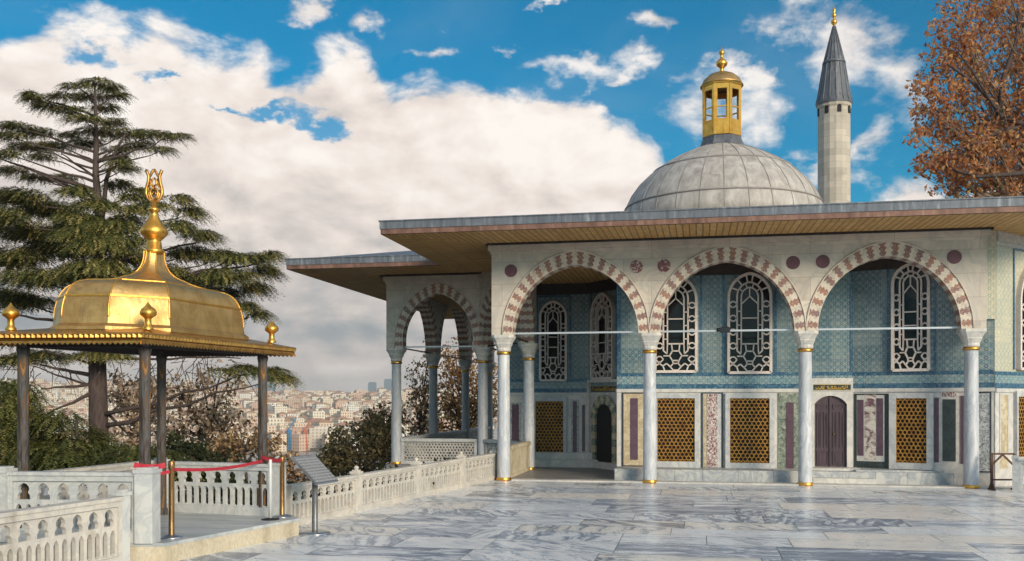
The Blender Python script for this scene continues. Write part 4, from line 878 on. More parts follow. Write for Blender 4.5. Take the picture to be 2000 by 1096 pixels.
n = noise(nt, coords(nt), 0.55, 7, 0.6); c = mix(nt, mth(nt, 'MULTIPLY', sstep(nt, n, 0.52, 0.66), 0.55), br.outputs[0], (0.31, 0.27, 0.22)); link(nt, c, b.inputs['Base Color']); bump(nt, b, noise(nt, coords(nt), 9, 4), 0.3, 0.05)
b_ = MB(); b_.lathe([(1.30, 0), (1.27, my(207) + 2 - .35), (1.36, my(207) + 2 - .2), (1.36, my(207) + 2)], 16, smooth=False)
put('shaft', b_.mesh('shaft', m), mt_, T(MX.x, MX.y, -2))
m2_ = T(MX.x, MX.y, 0)
b_ = MB(); b_.lathe([(1.40, my(207)), (1.43, my(203)), (1.30, my(190)), (0.86, my(125)), (0.86, my(124)), (0.10, my(52))], 16, smooth=False); ro_ = b_.build('roof', M['lead_dark'], mt_, m2_)
b_ = MB()
for k in range(16):
    a_ = 2 * math.pi * k / 16; b_.tube([(r_ * math.cos(a_), r_ * math.sin(a_), z) for r_, z in ((1.44, my(203)), (1.31, my(190)), (0.87, my(125)), (0.12, my(52)))], 0.04, 4)
b_.lathe([(0.88, my(126)), (0.93, my(126)), (0.90, my(121)), (0.84, my(121))], 16, cap=False); b_.build('lead_seams', M['lead'], ro_, m2_)
b_ = MB(); s_ = 2.0; b_.lathe([(0.10, my(54)), (0.08, my(50)), (0.24, my(45)), (0.24, my(41)), (0.08, my(38)), (0.08, my(35)), (0.18, my(32)), (0.17, my(28)), (0.07, my(25)), (0.14, my(22)), (0.13, my(19)), (0.04, my(16)), (0.02, my(11))], 14); b_.build('finial', M['gold'], mt_, m2_)
for k in range(8):
    a_ = R(-90 + 11.1 + 45 * k); f_ = Matrix.Translation(Vector((MX.x + 1.265 * math.cos(a_), MX.y + 1.265 * math.sin(a_), 0))) @ Matrix.Rotation(a_ + R(90), 4, 'Z')
    zt = my(211); zb = my(227); b_ = MB(); b_.plate([(-.15, zb), (.15, zb), (.15, zt - .17), (.09, zt - .05), (0, zt), (-.09, zt - .05), (-.15, zt - .17)], -0.05, 0.1); b_.build('window', M['dark'], mt_, f_)
# ================================================================== marble balustrades
OG = [(-.5, 0), (.5, 0), (.5, .24), (.34, .40), (.34, .47), (.42, .60), (.38, .78), (.22, .92), (0, 1), (-.22, .92), (-.38, .78), (-.42, .60), (-.34, .47), (-.34, .40), (-.5, .24)]
SL = [(-.5, .06), (-.3, 0), (.3, 0), (.5, .06), (.5, .80), (.32, .93), (0, 1), (-.32, .93), (-.5, .80)]
def baluster_panel(L, h, cell=0.29, t=0.032):
    b_ = MB(); z0, z1, z2, z3 = 0.16 * h, 0.52 * h, 0.58 * h, 0.87 * h
    b_.box(0, L, -0.075, 0.075, 0, z0); b_.box(0, L, -0.075, 0.075, z3, h - 0.05); b_.box(-0.004, L + 0.004, -0.10, 0.10, h - 0.05, h)
    e = 0.07; b_.box(0, e, -0.07, 0.07, z0, z3); b_.box(L - e, L, -0.07, 0.07, z0, z3)
    n = max(2, round((L - 2 * e) / cell)); w_ = (L - 2 * e) / n
    for k in range(n):
        x0 = e + k * w_; c = x0 + w_ / 2
        b_.holed(x0, x0 + w_, z2, z3, [(c + u * w_ * 0.66, z2 + 0.02 + v_ * (z3 - z2 - 0.05)) for u, v_ in OG], -t, t)
        for q in (0, 1):
            s0 = x0 + q * w_ / 2; cc = s0 + w_ / 4
            b_.holed(s0, s0 + w_ / 2, z0, z2, [(cc + u * w_ * 0.31, z0 + 0.02 + v_ * (z1 - z0)) for u, v_ in SL], -t, t)
    return b_
def fence_post(w_, h, ball=True):
    b_ = MB(); a = w_ / 2; b_.box(-a, a, -a, a, 0, h - 0.08); b_.box(-a - .018, a + .018, -a - .018, a + .018, h - 0.08, h - 0.03); b_.box(-a + .02, a - .02, -a + .02, a - .02, h - .03, h)
    if ball: b_.lathe([(a * .5, h - .005), (a * .42, h + .012), (a * .62, h + .03), (a * .62, h + .055), (a * .36, h + .078), (0.005, h + .088)], 14, cap=False)
    return b_
def balustrade(name, label, pts, zs, h, mt, post_w=0.2, post_h=None, balls=True, posts=None, pm=None):
    """posts at pts (world x,y), panels between"""
    t = thing(name, label, 'balustrade', (*pts[0], zs))
    posts = posts or [True] * len(pts)
    for p, on in zip(pts, posts):
        if on:
            ang = math.atan2(pts[-1][1] - pts[0][1], pts[-1][0] - pts[0][0]); fence_post(post_w, (post_h or h + .1), balls).build('post', M[pm or mt], t, T(*p, zs) @ Matrix.Rotation(ang, 4, 'Z'))
    for p, q in zip(pts[:-1], pts[1:]):
        wl = Wall(p, q); g = post_w / 2 - 0.005
        m_ = Matrix.Translation(Vector((0, 0, zs))) @ wl.mat @ Matrix.Translation(Vector((g, 0, 0)))
        baluster_panel(wl.L - 2 * g, h).build('panel', M[mt], t, m_)
    return t
def on_line(px):
    lo, hi = 9.0, 30.0
    for _ in range(60):
        Y = (lo + hi) / 2; X = fence_x(Y); Z = -X * sa + Y * ca; x = 1000 + FOC * (X * ca + Y * sa) / Z
        if x < px: lo = Y
        else: hi = Y
    return (fence_x(Y), Y)
balustrade('marble_balustrade', 'long cream marble balustrade running from the gilded pavilion to the kiosk', [on_line(x) for x in (556, 696, 813, 901, 966)], 0.0, 0.76, 'fence', 0.17, 0.86, posts=[False, True, True, True, True])
p0 = on_line(238); dirv = Vector((p0[0] - fence_x(8), p0[1] - 8)).normalized()
far = (p0[0] - dirv.x * 3.1, p0[1] - dirv.y * 3.1)
balustrade('marble_balustrade', 'cream marble balustrade in the lower left corner nearest the viewer', [far, p0], 0.0, 0.97, 'fence', 0.15, 1.06, False, posts=[False, True], pm='fence_grey')
# ------------------------------------------------------------------ platform with its balustrades
ZP = 0.29
def g2(px, Z): p = W(px, 781, Z); return (p.x, p.y)
P1 = G(322, 1061, ZP); P2 = G(585, 1012, ZP); P0 = G(-60, 1058, ZP)
pl = [(P0.x, P0.y), (P1.x, P1.y), (P2.x, P2.y), g2(566, 16.65), g2(300, 17.4), g2(-90, 14.6)]
t = thing('stone_platform', 'raised stone platform with tan edge step under the gilded pavilion', 'platform', (P1.x, P1.y, 0))
b_ = MB(); cx_, cy_ = sum(p[0] for p in pl) / 6, sum(p[1] for p in pl) / 6
b_.prism([(cx_ + (p[0] - cx_) * .995, cy_ + (p[1] - cy_) * .995) for p in pl], -6.0, ZP - 0.05); b_.build('step', M['step'], t)
m, nt, b = mat('platform_marble', (0.5, 0.5, 0.5), 0.4)
n = noise(nt, coords(nt, 'Object', (0.5, 3, 1)), 1.3, 8, 0.6, 0.8); link(nt, ramp(nt, n, [(0.35, (0.28, 0.31, 0.33)), (0.55, (0.46, 0.48, 0.48)), (0.7, (0.58, 0.57, 0.54))]), b.inputs['Base Color'])
b_ = MB(); b_.prism(pl, ZP - 0.05, ZP); b_.build('top_slab', m, t)
QA, QC, QD, QB = g2(288, 13.36), g2(4, 13.5), g2(314, 17.15), g2(543, 16.35)
balustrade('marble_balustrade', 'grey marble balustrade with painted bluish shade across the near end of the pavilion platform', [QC, QA], ZP, 0.99, 'fence_grey', 0.26, 1.06, False)  # the grey marble tone holds the bluish shade of this face
balustrade('marble_balustrade', 'pale marble balustrade along the far side of the pavilion behind the red tape', [QD, QB], ZP, 0.90, 'fence_grey', 0.2, 0.96, True)
balustrade('marble_balustrade', 'marble balustrade on the garden side of the pavilion seen only as a tan top rail', [QC, QD], ZP, 0.93, 'fence', 0.2, 1.0, True, posts=[False, False])
# ------------------------------------------------------------------ gilded pavilion
def cw(xc, Z): return Vector((xc * ca - Z * sa, xc * sa + Z * ca, 0))
GC = cw(-5.706, 15.1); E1 = cw(-5.706 - .9, 15.15) - GC; E2 = cw(-5.706 + .4635, 16.55) - GC
e1, e2 = E1.normalized(), E2.normalized(); H1, H2 = E1.length, E2.length
gz = thing('gilded_pavilion', 'gilded bell-roofed pavilion on four bronze columns beside the cedar tree', 'pavilion', (GC.x, GC.y, ZP))
colb = MB(); colb.lathe([(0.105, 0), (0.105, 0.10), (0.085, 0.13), (0.081, 1.0), (0.077, 2.65), (0.095, 2.74), (0.08, 2.78), (0.11, 2.85)], 12, smooth=False); cme = colb.mesh('column', M['bronze'])
for i, j in ((-1, -1), (1, -1), (-1, 1), (1, 1)):
    p = GC + E1 * i + E2 * j; put('column', cme, gz, T(p.x, p.y, ZP))
def rect(s1, s2, z): return [tuple(GC + E1 * (i * s1) + E2 * (j * s2) + Vector((0, 0, z))) for i, j in ((-1, -1), (1, -1), (1, 1), (-1, 1))]
ev = MB(); S = 1.34
ev.rings([rect(.80, .80, 3.36), rect(1.0, 1.0, 3.315), rect(S, S, 3.235), rect(S + .015, S + .012, 3.21), rect(S - .02, S - .015, 3.16), rect(S - .005, S - .003, 3.145), rect(S - .03, S - .02, 3.10), rect(S - .1, S - .06, 3.11)], 0, False)
eo = ev.build('eave', M['gold_edge'], gz)
dt = MB()
for k in range(4):      # one running saw-tooth valance and one running dentil moulding on each side
    cs = rect(S + .004, S + .003, 0); p, q = Vector(cs[k]), Vector(cs[(k + 1) % 4]); L = (q - p).length; n = int(L / 0.075); d = (q - p).normalized(); o_ = Vector((d.y, -d.x, 0))
    if o_.dot(GC - p) > 0: o_ = -o_
    top_, bot_ = [], []
    for a in range(2 * n + 1):
        c = p + (q - p) * (a / (2 * n)); pr = 0.018 if a % 2 else 0.0; top_.append(c + o_ * pr + Vector((0, 0, 3.21))); bot_.append(c + o_ * pr + Vector((0, 0, 3.165)))
    dt.rings([top_, bot_], 0, False, False)
    top_, bot_ = [], []
    for a in range(2 * n + 1):
        c = p + (q - p) * (a / (2 * n)) - o_ * .02; top_.append(c + Vector((0, 0, 3.12))); bot_.append(c + Vector((0, 0, 3.095 if a % 2 else 3.065)))
    dt.rings([top_, bot_], 0, False, False)
dt.build('eave_trim', M['gold_edge'], eo)
ce = MB(); ce.rings([rect(S - .06, S - .04, 3.112), rect(.96, .96, 3.15), rect(.5, .5, 3.26), rect(.05, .05, 3.28)], 0, False, True, False, True)
for k in range(4):
    cs = rect(.98, .98, 3.11); ce.bar(cs[k], cs[(k + 1) % 4], 0.10, 0.10)
ce.build('ceiling', M['timber'], gz)
def oct_ring(s, z, rnd=0.0, rc=0.1):
    out_ = []; hx, hy = H1 * s, H2 * s; c = 0.44 * s / 0.8
    c = min(c, hx * .7)
    base = [(-hx + c, -hy), (hx - c, -hy), (hx, -hy + c), (hx, hy - c), (hx - c, hy), (-hx + c, hy), (-hx, hy - c), (-hx, -hy + c)]
    for (a, b__) in base:
        ang = math.atan2(b__, a); a = a * (1 - rnd) + rc * math.cos(ang) * rnd; b__ = b__ * (1 - rnd) + rc * math.sin(ang) * rnd
        out_.append(tuple(GC + e1 * a + e2 * b__ + Vector((0, 0, z))))
    return out_
PB = [(1.05, 3.31), (1.05, 3.36), (1.0, 3.41), (.99, 3.50), (.98, 3.66), (.95, 3.82), (.905, 3.945), (.83, 4.04), (.71, 4.09), (.56, 4.12), (.43, 4.16), (.33, 4.22), (.25, 4.31), (.19, 4.42), (.145, 4.53), (.115, 4.62), (.11, 4.66)]
def fine(P, n=4):
    out_ = []
    for i in range(len(P) - 1):
        p0_, p1_, p2_, p3_ = P[max(i - 1, 0)], P[i], P[i + 1], P[min(i + 2, len(P) - 1)]
        for k in range(n):
            t_ = k / n; out_.append(tuple(.5 * (2 * b0 + (c0 - a0) * t_ + (2 * a0 - 5 * b0 + 4 * c0 - d0) * t_ * t_ + (3 * b0 - a0 - 3 * c0 + d0) * t_ ** 3) for a0, b0, c0, d0 in zip(p0_, p1_, p2_, p3_)))
    return out_ + [P[-1]]
def bell_ring(s, z): return oct_ring(s, z, 0 if s > .34 else min(.9, (.34 - s) / .22 * .9), 0.14)
FP = PB[:3] + fine(PB[3:])
rf = MB(); rf.rings([bell_ring(s, z) for s, z in FP], 0, True, True, False, True)
rme = rf.mesh('bell_roof', M['gold_pale'])
for e in rme.edges:
    i, j = e.vertices
    if i % 8 == j % 8 or max(i, j) < 32: e.use_edge_sharp = True
ro2 = put('bell_roof', rme, gz)
sm = MB()
for s, z, w_ in ((.952, 3.82, .026), (.72, 4.087, .022)):
    r_ = bell_ring(s, z)
    for k in range(8): sm.bar(r_[k], r_[(k + 1) % 8], w_, w_)
allr = [bell_ring(s, z) for s, z in FP[3:]]
for k in range(8): sm.tube([r_[k] for r_ in allr], 0.013, 4)
sm.build('seam', M['gold'], ro2)
# small corner finials
fm = MB(); fm.lathe([(0.075, 0), (0.075, 0.03), (0.05, 0.06), (0.045, 0.15), (0.06, 0.17), (0.115, 0.21), (0.12, 0.25), (0.10, 0.29), (0.045, 0.335), (0.02, 0.37), (0.0, 0.40)], 16, cap=False); fme = fm.mesh('corner_finial', M['gold'])
for i, j in ((-1, -1), (1, -1), (-1, 1), (1, 1)):
    p = GC + E1 * (i * 1.12) + E2 * (j * 1.06); put('corner_finial', fme, gz, T(p.x, p.y, 3.30))
# crowning finial: collar, bulb, ring, pierced crest
def gy(y): return EYE + (HZ - y) * 15.1 / FOC
tf = MB(); tf.lathe([(0.14, gy(496)), (0.155, gy(492)), (0.15, gy(488)), (0.125, gy(486)), (0.115, gy(474)), (0.10, gy(471)), (0.14, gy(466)), (0.205, gy(458)), (0.215, gy(453)), (0.19, gy(445)), (0.13, gy(435)), (0.075, gy(424)), (0.055, gy(415)), (0.085, gy(413)), (0.095, gy(410)), (0.085, gy(407)), (0.045, gy(405)), (0.04, gy(392))], 24, (GC.x, GC.y, 0))
fo = tf.build('finial', M['gold'], gz)
cr = MB(); zc = gy(396); cb_ = Matrix.Rotation(YAW, 3, 'Z')
def cp_(u, v_): return Vector((GC.x, GC.y, zc)) + cb_ @ Vector((u * .86, 0, v_))
def cst(pts, r_=0.018):
    r_ *= 1.35
    cr.tube([cp_(u, v_) for u, v_ in pts], r_, 6); cr.tube([cp_(-u, v_) for u, v_ in pts], r_, 6)
cst([(0.0, 0.0), (.06, .02), (.12, .07), (.15, .15), (.14, .24), (.11, .33), (.10, .42), (.13, .49), (.15, .52)], .02)
cst([(.11, .40), (.07, .43), (.035, .49), (0.0, .53)], .016); cst([(0, .04), (.05, .09), (.075, .16), (.05, .22), (0, .25)], .013); cst([(0, .25), (.045, .30), (.04, .36), (0, .39)], .013)
cst([(.075, .16), (.11, .22), (.07, .28), (.045, .30)], .011); cst([(.02, .12), (.04, .15), (.02, .18), (0, .15)], .01)
cst([(.03, .0), (.07, .06), (.10, .13), (.095, .19)], .011); cst([(.095, .27), (.055, .33), (.075, .39), (.10, .36)], .011); cst([(0, .20), (.03, .24), (.02, .28)], .011)
cr.build('crest', M['gold_edge'], fo)
# ------------------------------------------------------------------ stanchions and tape
def stanchion(p, z, h, label, metal='brass'):
    t = thing('barrier_post', label, 'stanchion', (p[0], p[1], z)); b_ = MB()
    b_.lathe([(0.05, 0.02), (0.042, 0.05), (0.04, h - .12), (0.048, h - .11), (0.05, h - .02), (0.035, h)], 16, (p[0], p[1], z)); b_.build('pole', M[metal], t)
    b_ = MB(); b_.lathe([(0.0, 0), (0.165, 0.0), (0.165, 0.015), (0.12, 0.035), (0.05, 0.05)], 28, (p[0], p[1], z), cap=False); b_.build('base', M['chrome'], t)
    return t
s1 = G(335, 1051, ZP); s2 = G(551, 1010, ZP)
stanchion(s1, ZP, 1.13, 'brass barrier post with round base near the front corner of the platform'); stanchion(s2, ZP, 1.05, 'brass barrier post with red tape head at the far end of the platform')
s3 = G(528, 1015, ZP)
t = thing('barrier_post', 'thin white metal pole standing beside the pavilion column', 'pole', (s3.x, s3.y, ZP)); b_ = MB(); b_.lathe([(0.026, 0), (0.026, 1.0), (0.02, 1.01)], 12, (s3.x, s3.y, ZP)); b_.build('pole', mat('white_paint', (0.62, 0.63, 0.64), 0.4)[0], t)
b_ = MB(); b_.lathe([(0, 0), (0.15, 0.0), (0.15, 0.012), (0.03, 0.03)], 20, (s3.x, s3.y, ZP), cap=False); b_.build('base', M['darkmetal'], t)
b_ = MB()
def ribbon(pts, w_=0.055):
    pts = [Vector(p) for p in pts]
    for sg in (0,):
        for p, q in zip(pts[:-1], pts[1:]): b_.bar(p, q, 0.006, w_)
qa = Vector((*QA, 0)); hp = ZP + 1.05
pA = Vector((qa.x - .12, qa.y + .02, ZP + 1.10)); pS = Vector((s1.x, s1.y, hp + .02)); pB = GC - E1 + E2; pB = Vector((pB.x, pB.y, ZP + 1.02)); pE = Vector((s2.x, s2.y, ZP + .98))
ribbon([pA + (pS - pA) * (k / 6) + Vector((0, -.16, -.03 * math.sin(math.pi * k / 6))) for k in range(7)], .075)
ribbon([pA + (pS - pA) * (k / 6) + Vector((0.0, -.05, -.10 - .03 * math.sin(math.pi * k / 6))) for k in range(7)], .05)
ribbon([pS + (pB - pS) * (k / 14) + Vector((.03, -.03, -.07 - .06 * math.sin(math.pi * k / 14))) for k in range(15)], .05)
ribbon([pB + Vector((.02, -.1, 0)) + (pE - pB) * (k / 5) + Vector((0, 0, -.02 * math.sin(math.pi * k / 5))) for k in range(6)], .06)
tag(b_.build('barrier_tape', M['tape']), 'red and white barrier tape strung across the pavilion entrance', 'tape')
# ------------------------------------------------------------------ information stand
s = G(615, 1042, 0); t = thing('information_stand', 'grey metal reading stand with tilted information panel beside the balustrade', 'sign', (s.x, s.y, 0))
b_ = MB(); b_.lathe([(0, 0), (0.27, 0.0), (0.27, 0.015), (0.22, 0.03), (0.05, 0.035)], 32, (s.x, s.y, 0), cap=False); b_.build('base', M['chrome'], t)
b_ = MB(); b_.lathe([(0.055, 0.02), (0.05, 0.06), (0.05, 1.08)], 16, (s.x, s.y, 0)); b_.build('pole', M['stand'], t)
fdir = math.atan2(dirv.y, dirv.x)
pm_ = T(s.x, s.y, 1.10) @ Matrix.Rotation(fdir - R(90) - R(3), 4, 'Z') @ Matrix.Rotation(R(42), 4, 'Y')
b_ = MB(); b_.box(-.33, .33, -.34, .34, -.02, .02); po_ = b_.build('panel_frame', M['chrome'], t, pm_)
b_ = MB(); b_.box(-.31, .31, -.32, .32, .018, .024); b_.build('panel', M['panel'], po_, pm_)
# ------------------------------------------------------------------ iron trestle and marble piece at the right edge
a0 = G(1937, 957, 0); a1 = G(1981, 957, 0)
wl = Wall((a0.x, a0.y), (a1.x, a1.y)); t = thing('iron_trestle', 'rusty iron barrier frame with two diagonal braces by the kiosk corner', 'barrier', (a0.x, a0.y, 0))
L = wl.L; zt = 0.92; b_ = MB(); up = (0, 1, 0)
for p, q, w_ in (((0, .0), (0, zt), .06), ((L, 0.0), (L, zt), .05), ((0, zt), (L, zt), .045), ((0, .26), (L, .26), .04)): b_.bar((p[0], 0, p[1]), (q[0], 0, q[1]), w_, .045, 0, up)
b_.build('frame', M['iron'], t, wl.mat)
b_ = MB(); b_.bar((0, .02, zt - .3), (L / 2, .02, zt - .02), .045, .03, 0, up); b_.bar((L, .02, zt - .3), (L / 2, .02, zt - .02), .045, .03, 0, up); b_.build('brace', M['iron'], t, wl.mat)
b_ = MB(); b_.bar((0, -.14, 0.02), (0, .14, .02), .07, .04); b_.bar((0, -.12, .03), (0, 0, .2), .04, .04); b_.bar((0, .12, .03), (0, 0, .2), .04, .04); b_.bar((L, -.12, 0.02), (L, .12, .02), .06, .04); b_.build('foot', M['iron'], t, wl.mat)
a0 = G(1984, 962, 0); 
balustrade('marble_balustrade', 'short marble balustrade cut off by the right edge of the photo', [(a0.x, a0.y), (a0.x + 2.2, a0.y - 1.0)], 0.0, 0.84, 'fence_grey', 0.14, 0.92, False)
# ================================================================== vegetation
def rnd_dir(r_):
    while True:
        v_ = Vector((r_.uniform(-1, 1), r_.uniform(-1, 1), r_.uniform(-1, 1)))
        if 0.05 < v_.length < 1: return v_
class Leaves:
    def __init__(s): s.v = []; s.f = []; s.r = []
    def card(s, p, a, b_, rv, bend=0.0):
        i = len(s.v); n_ = a.cross(b_).normalized() * bend
        s.v += [tuple(p), tuple(p + a * .5 + b_ * .5 + n_), tuple(p + a), tuple(p + a * .5 - b_ * .5 + n_)]; s.f.append((i, i + 1, i + 2, i + 3)); s.r.append(rv)
    def blade(s, p, d, w_, rv):
        i = len(s.v); s.v += [tuple(p - w_), tuple(p + w_), tuple(p + d)]; s.f.append((i, i + 1, i + 2)); s.r.append(rv)
    def build(s, name, mt, parent=None):
        me = bpy.data.meshes.new(name); me.from_pydata(s.v, [], s.f); me.materials.append(M[mt])
        a = me.attributes.new('rnd', 'FLOAT', 'FACE'); a.data.foreach_set('value', s.r); me.update(); return put(name, me, parent)
def needle_pad(lv, c, hx, hy, hz, n, r_, tr=None, droop=0.35, size=0.30):
    """flat layer of foliage: many drooping branchlets, each a comb of short needle blades"""
    for _ in range(max(4, int(n * .62))):
        d = rnd_dir(r_); d = d * (0.75 + 0.25 * d.length)
        p = Vector((c.x + d.x * hx, c.y + d.y * hy, c.z + d.z * hz - 0.16 * (d.x * d.x + d.y * d.y) * hx * droop))
        outd = Vector((d.x, d.y, 0)) * .7
        if tr is not None: outd = outd + Vector((p.x - tr.x, p.y - tr.y, 0)).normalized() * .55
        outd += Vector((r_.uniform(-.5, .5), r_.uniform(-.5, .5), 0))
        if outd.length < .05: outd = Vector((1, 0, 0))
        outd.normalize(); tone = min(1, max(0, 0.42 + r_.gauss(0, .26))); L = size * r_.choice((1.0, 1.5, 2.0, 2.6)); sid = Vector((-outd.y, outd.x, 0))
        m_ = int(6 + L * 13); rise = r_.uniform(-.05, .25)
        for k in range(m_):
            t = k / m_; q = p + outd * (L * t) + Vector((0, 0, L * (rise * t - (.55 + .3 * droop) * t * t)))
            tang = (outd + Vector((0, 0, rise - 2 * (.55 + .3 * droop) * t))).normalized(); upv = sid.cross(tang); upv = -upv if upv.z < 0 else upv
            sg = 1 if k % 2 else -1; wl_ = size * r_.uniform(.34, .6) * (1.15 - .7 * t)
            dd = (tang * .75 + sid * (sg * r_.uniform(.35, 1.0)) + upv * r_.uniform(-.25, .5)).normalized() * wl_
            lv.blade(q, dd, upv.cross(dd).normalized() * (size * .085), min(1, max(0, tone + r_.uniform(-.15, .15) + .12 * t)))
def limb(mb, p, q, r0, r1, sag=0.0, r_=random, n=6, jit=0.05, up=0.0):
    pts = []; L = (q - p).length
    for k in range(n + 1):
        t = k / n; a = p.lerp(q, t); a.z += -sag * math.sin(math.pi * t) + up * t * t; 
        if 0 < k < n: a += Vector((r_.uniform(-1, 1), r_.uniform(-1, 1), r_.uniform(-1, 1))) * jit * L * .4
        pts.append(a)
    mb.tube(pts, [r0 + (r1 - r0) * k / n for k in range(n + 1)], 6); return pts
# ---- cedar of the garden
rc = random.Random(21); ZT_ = 33.0; k_ = ZT_ / FOC
base = W(193, 781, ZT_); base.z = ground_h(base.x, base.y)
ced = thing('cedar_tree', 'tall layered cedar tree behind the gilded pavilion', 'tree', base)
tk = MB(); tp = [W(193, 1010, ZT_), W(193, 850, ZT_), W(190, 700, ZT_), W(194, 560, ZT_), W(195, 430, ZT_), W(187, 340, ZT_), W(188, 270, ZT_), W(185, 160, ZT_)]
tp[0].z = base.z - .3; tk.tube(tp, [.42, .33, .29, .22, .16, .11, .08, .03], 12)
tk.tube([W(198, 440, ZT_), W(208, 350, ZT_), W(228, 290, ZT_), W(245, 262, ZT_)], [.09, .075, .05, .03], 7)
PADS = [(190, 158, 30, 5, 0), (215, 168, 26, 5, .5), (150, 168, 30, 5, -.5), (228, 184, 22, 5, .3), (175, 186, 40, 6, .4), (120, 186, 26, 4, -.3), (70, 190, 22, 6, 0), (60, 182, 14, 5, .1), (95, 204, 32, 6, .2), (140, 214, 34, 5, -.2), (205, 208, 30, 5, .4),
        (165, 232, 40, 7, -.5), (215, 236, 34, 6, .4), (190, 254, 46, 8, .2), (250, 258, 44, 7, .5), (300, 262, 44, 6, 0), (345, 266, 30, 5, -.2), (270, 282, 34, 6, .6), (315, 292, 26, 5, -.3), (170, 276, 36, 7, .8), (225, 290, 24, 5, .2), (140, 262, 22, 5, .1),
        (30, 244, 40, 6, 0), (75, 256, 40, 7, .4), (20, 264, 36, 7, -.4), (110, 282, 40, 6, .5), (60, 284, 44, 7, .2), (15, 300, 40, 8, -.7), (85, 304, 26, 5, .3), (25, 330, 44, 6, .3), (70, 344, 30, 4, .1),
        (235, 318, 26, 7, -.6), (150, 372, 34, 9, -.8), (228, 356, 24, 7, .4), (262, 408, 30, 9, -.5), (150, 425, 44, 12, -1.0), (222, 440, 40, 12, -1.3),
        (38, 380, 58, 16, 0), (100, 405, 56, 16, .9), (15, 420, 46, 18, -.7), (65, 450, 76, 20, .4), (188, 400, 46, 12, -.7), (240, 428, 36, 12, .5), (165, 440, 60, 16, .7), (215, 468, 76, 17, -1.2), (120, 482, 80, 20, 1.2), (25, 500, 66, 24, 0), (255, 498, 50, 20, .9), (75, 540, 84, 20, -.9), (180, 528, 76, 20, .6), (15, 575, 56, 18, .3), (250, 545, 44, 18, -.5), (60, 585, 50, 14, .6),
        (350, 388, 20, 12, 0), (372, 412, 24, 12, .4), (345, 440, 30, 14, -.5), (392, 458, 34, 12, .3), (365, 490, 46, 18, .7), (430, 498, 44, 14, 0), (485, 502, 42, 10, -.5), (525, 496, 22, 8, .3), (515, 528, 26, 14, .2), (445, 535, 52, 16, -.6), (495, 560, 30, 14, .5), (400, 545, 46, 18, .8), (470, 596, 32, 11, 0), (502, 612, 20, 8, .2), (330, 530, 44, 18, 0), (350, 575, 40, 16, -.4), (430, 570, 40, 14, .2),
        (275, 372, 30, 5, .2), (240, 330, 36, 6, -.3), (300, 400, 30, 5, -.2), (120, 345, 40, 5, .5), (255, 385, 26, 6, 0), (225, 305, 26, 6, .3),
        (195, 478, 52, 16, -1.7), (188, 520, 60, 18, -1.8), (182, 438, 30, 10, -1.2), (205, 560, 60, 16, -1.6), (150, 455, 40, 12, -1.4),
        (520, 722, 40, 9, -1), (548, 736, 22, 7, -1.1), (475, 716, 26, 6, -.8), (435, 722, 20, 4, -.6), (20, 700, 56, 9, 0), (85, 690, 64, 9, .6), (200, 690, 56, 6, -.5), (20, 660, 50, 8, .3)]
lv = Leaves()
for x, y, hw, hh, dzv in PADS:
    c = W(x, y, ZT_ + dzv * 1.6); n = int(14 + hw * (hh + 6) * (0.9 if y < 350 else 0.62))
    a = hw * k_; b_ = hh * k_ * .8
    needle_pad(lv, c, a, a * (.55 if y < 350 else .7), b_, n, rc, base, .15 if y < 350 else .35, .19 if y < 350 else .27)
    # a bough from the trunk out to the pad
    if y < 690 or True:
        ty = min(900, y + 18 + abs(x - 190) * 0.22); tpnt = None
        for p, q in zip(tp[:-1], tp[1:]):
            zz = EYE + (HZ - ty) * k_
            if p.z <= zz <= q.z: tpnt = p.lerp(q, (zz - p.z) / (q.z - p.z)); break
        if tpnt is not None and rc.random() < .8: limb(tk, tpnt, c - Vector((0, 0, b_ * .5)), .02 + .0008 * abs(x - 190) * .25, .01, sag=.0, r_=rc, jit=.05)
for x0, y0, x1, y1, r0 in ((190, 375, 0, 310, .10), (190, 400, 60, 330, .07), (192, 350, 120, 300, .06), (190, 735, 60, 710, .09), (190, 750, 80, 760, .07), (195, 760, 90, 810, .08), (195, 790, 260, 860, .07), (200, 520, 400, 470, .08), (200, 560, 520, 510, .07), (192, 700, 470, 700, .06), (190, 640, 0, 610, .09)):
    limb(tk, W(x0, y0, ZT_), W(x1, y1, ZT_ + rc.uniform(-1, 1)), r0, .02, r_=rc, n=8, jit=.03)
for _ in range(70):     # bare twigs under the boughs
    x = rc.uniform(20, 480); y = rc.uniform(690, 730)
    p = W(x, y, ZT_ + rc.uniform(-2, 2)); limb(tk, p, p + Vector((rc.uniform(-.8, .8), rc.uniform(-.6, .6), rc.uniform(-1.1, .1))), .016, .006, r_=rc, n=4, jit=.1)
tk.build('trunk', M['bark'], ced); lv.build('crown', 'needles', ced)
# ---- low young cedars under it
def low_cedar(label, pads, Z, seed, mt='needles_low'):
    r_ = random.Random(seed); lv = Leaves(); tb = MB(); x, y = pads[0][:2]
    b0 = W(x, 781, Z); b0.z = ground_h(b0.x, b0.y); t = thing('young_cedar', label, 'tree', b0, None)
    topz = b0.z
    for (x, y, hw, hh) in pads:
        kz_ = Z / FOC; c = W(x, y, Z + r_.uniform(-.6, .6)); n = int(hw * hh * 0.34)
        needle_pad(lv, c, hw * kz_, hw * kz_, hh * kz_, n, r_, b0, .6, .30); topz = max(topz, c.z); limb(tb, Vector((b0.x, b0.y, c.z - .5)), c, .04, .012, r_=r_)
    tb.tube([b0, Vector((b0.x, b0.y, topz))], [.14, .04], 8); tb.build('trunk', M['bark'], t); lv.build('crown', 'needles_low', t)
low_cedar('low dark green cedar crown at the left edge behind the pavilion', [(15, 800, 50, 60), (20, 760, 50, 22), (40, 850, 50, 30), (15, 890, 60, 30), (80, 870, 46, 30)], 27, 1)
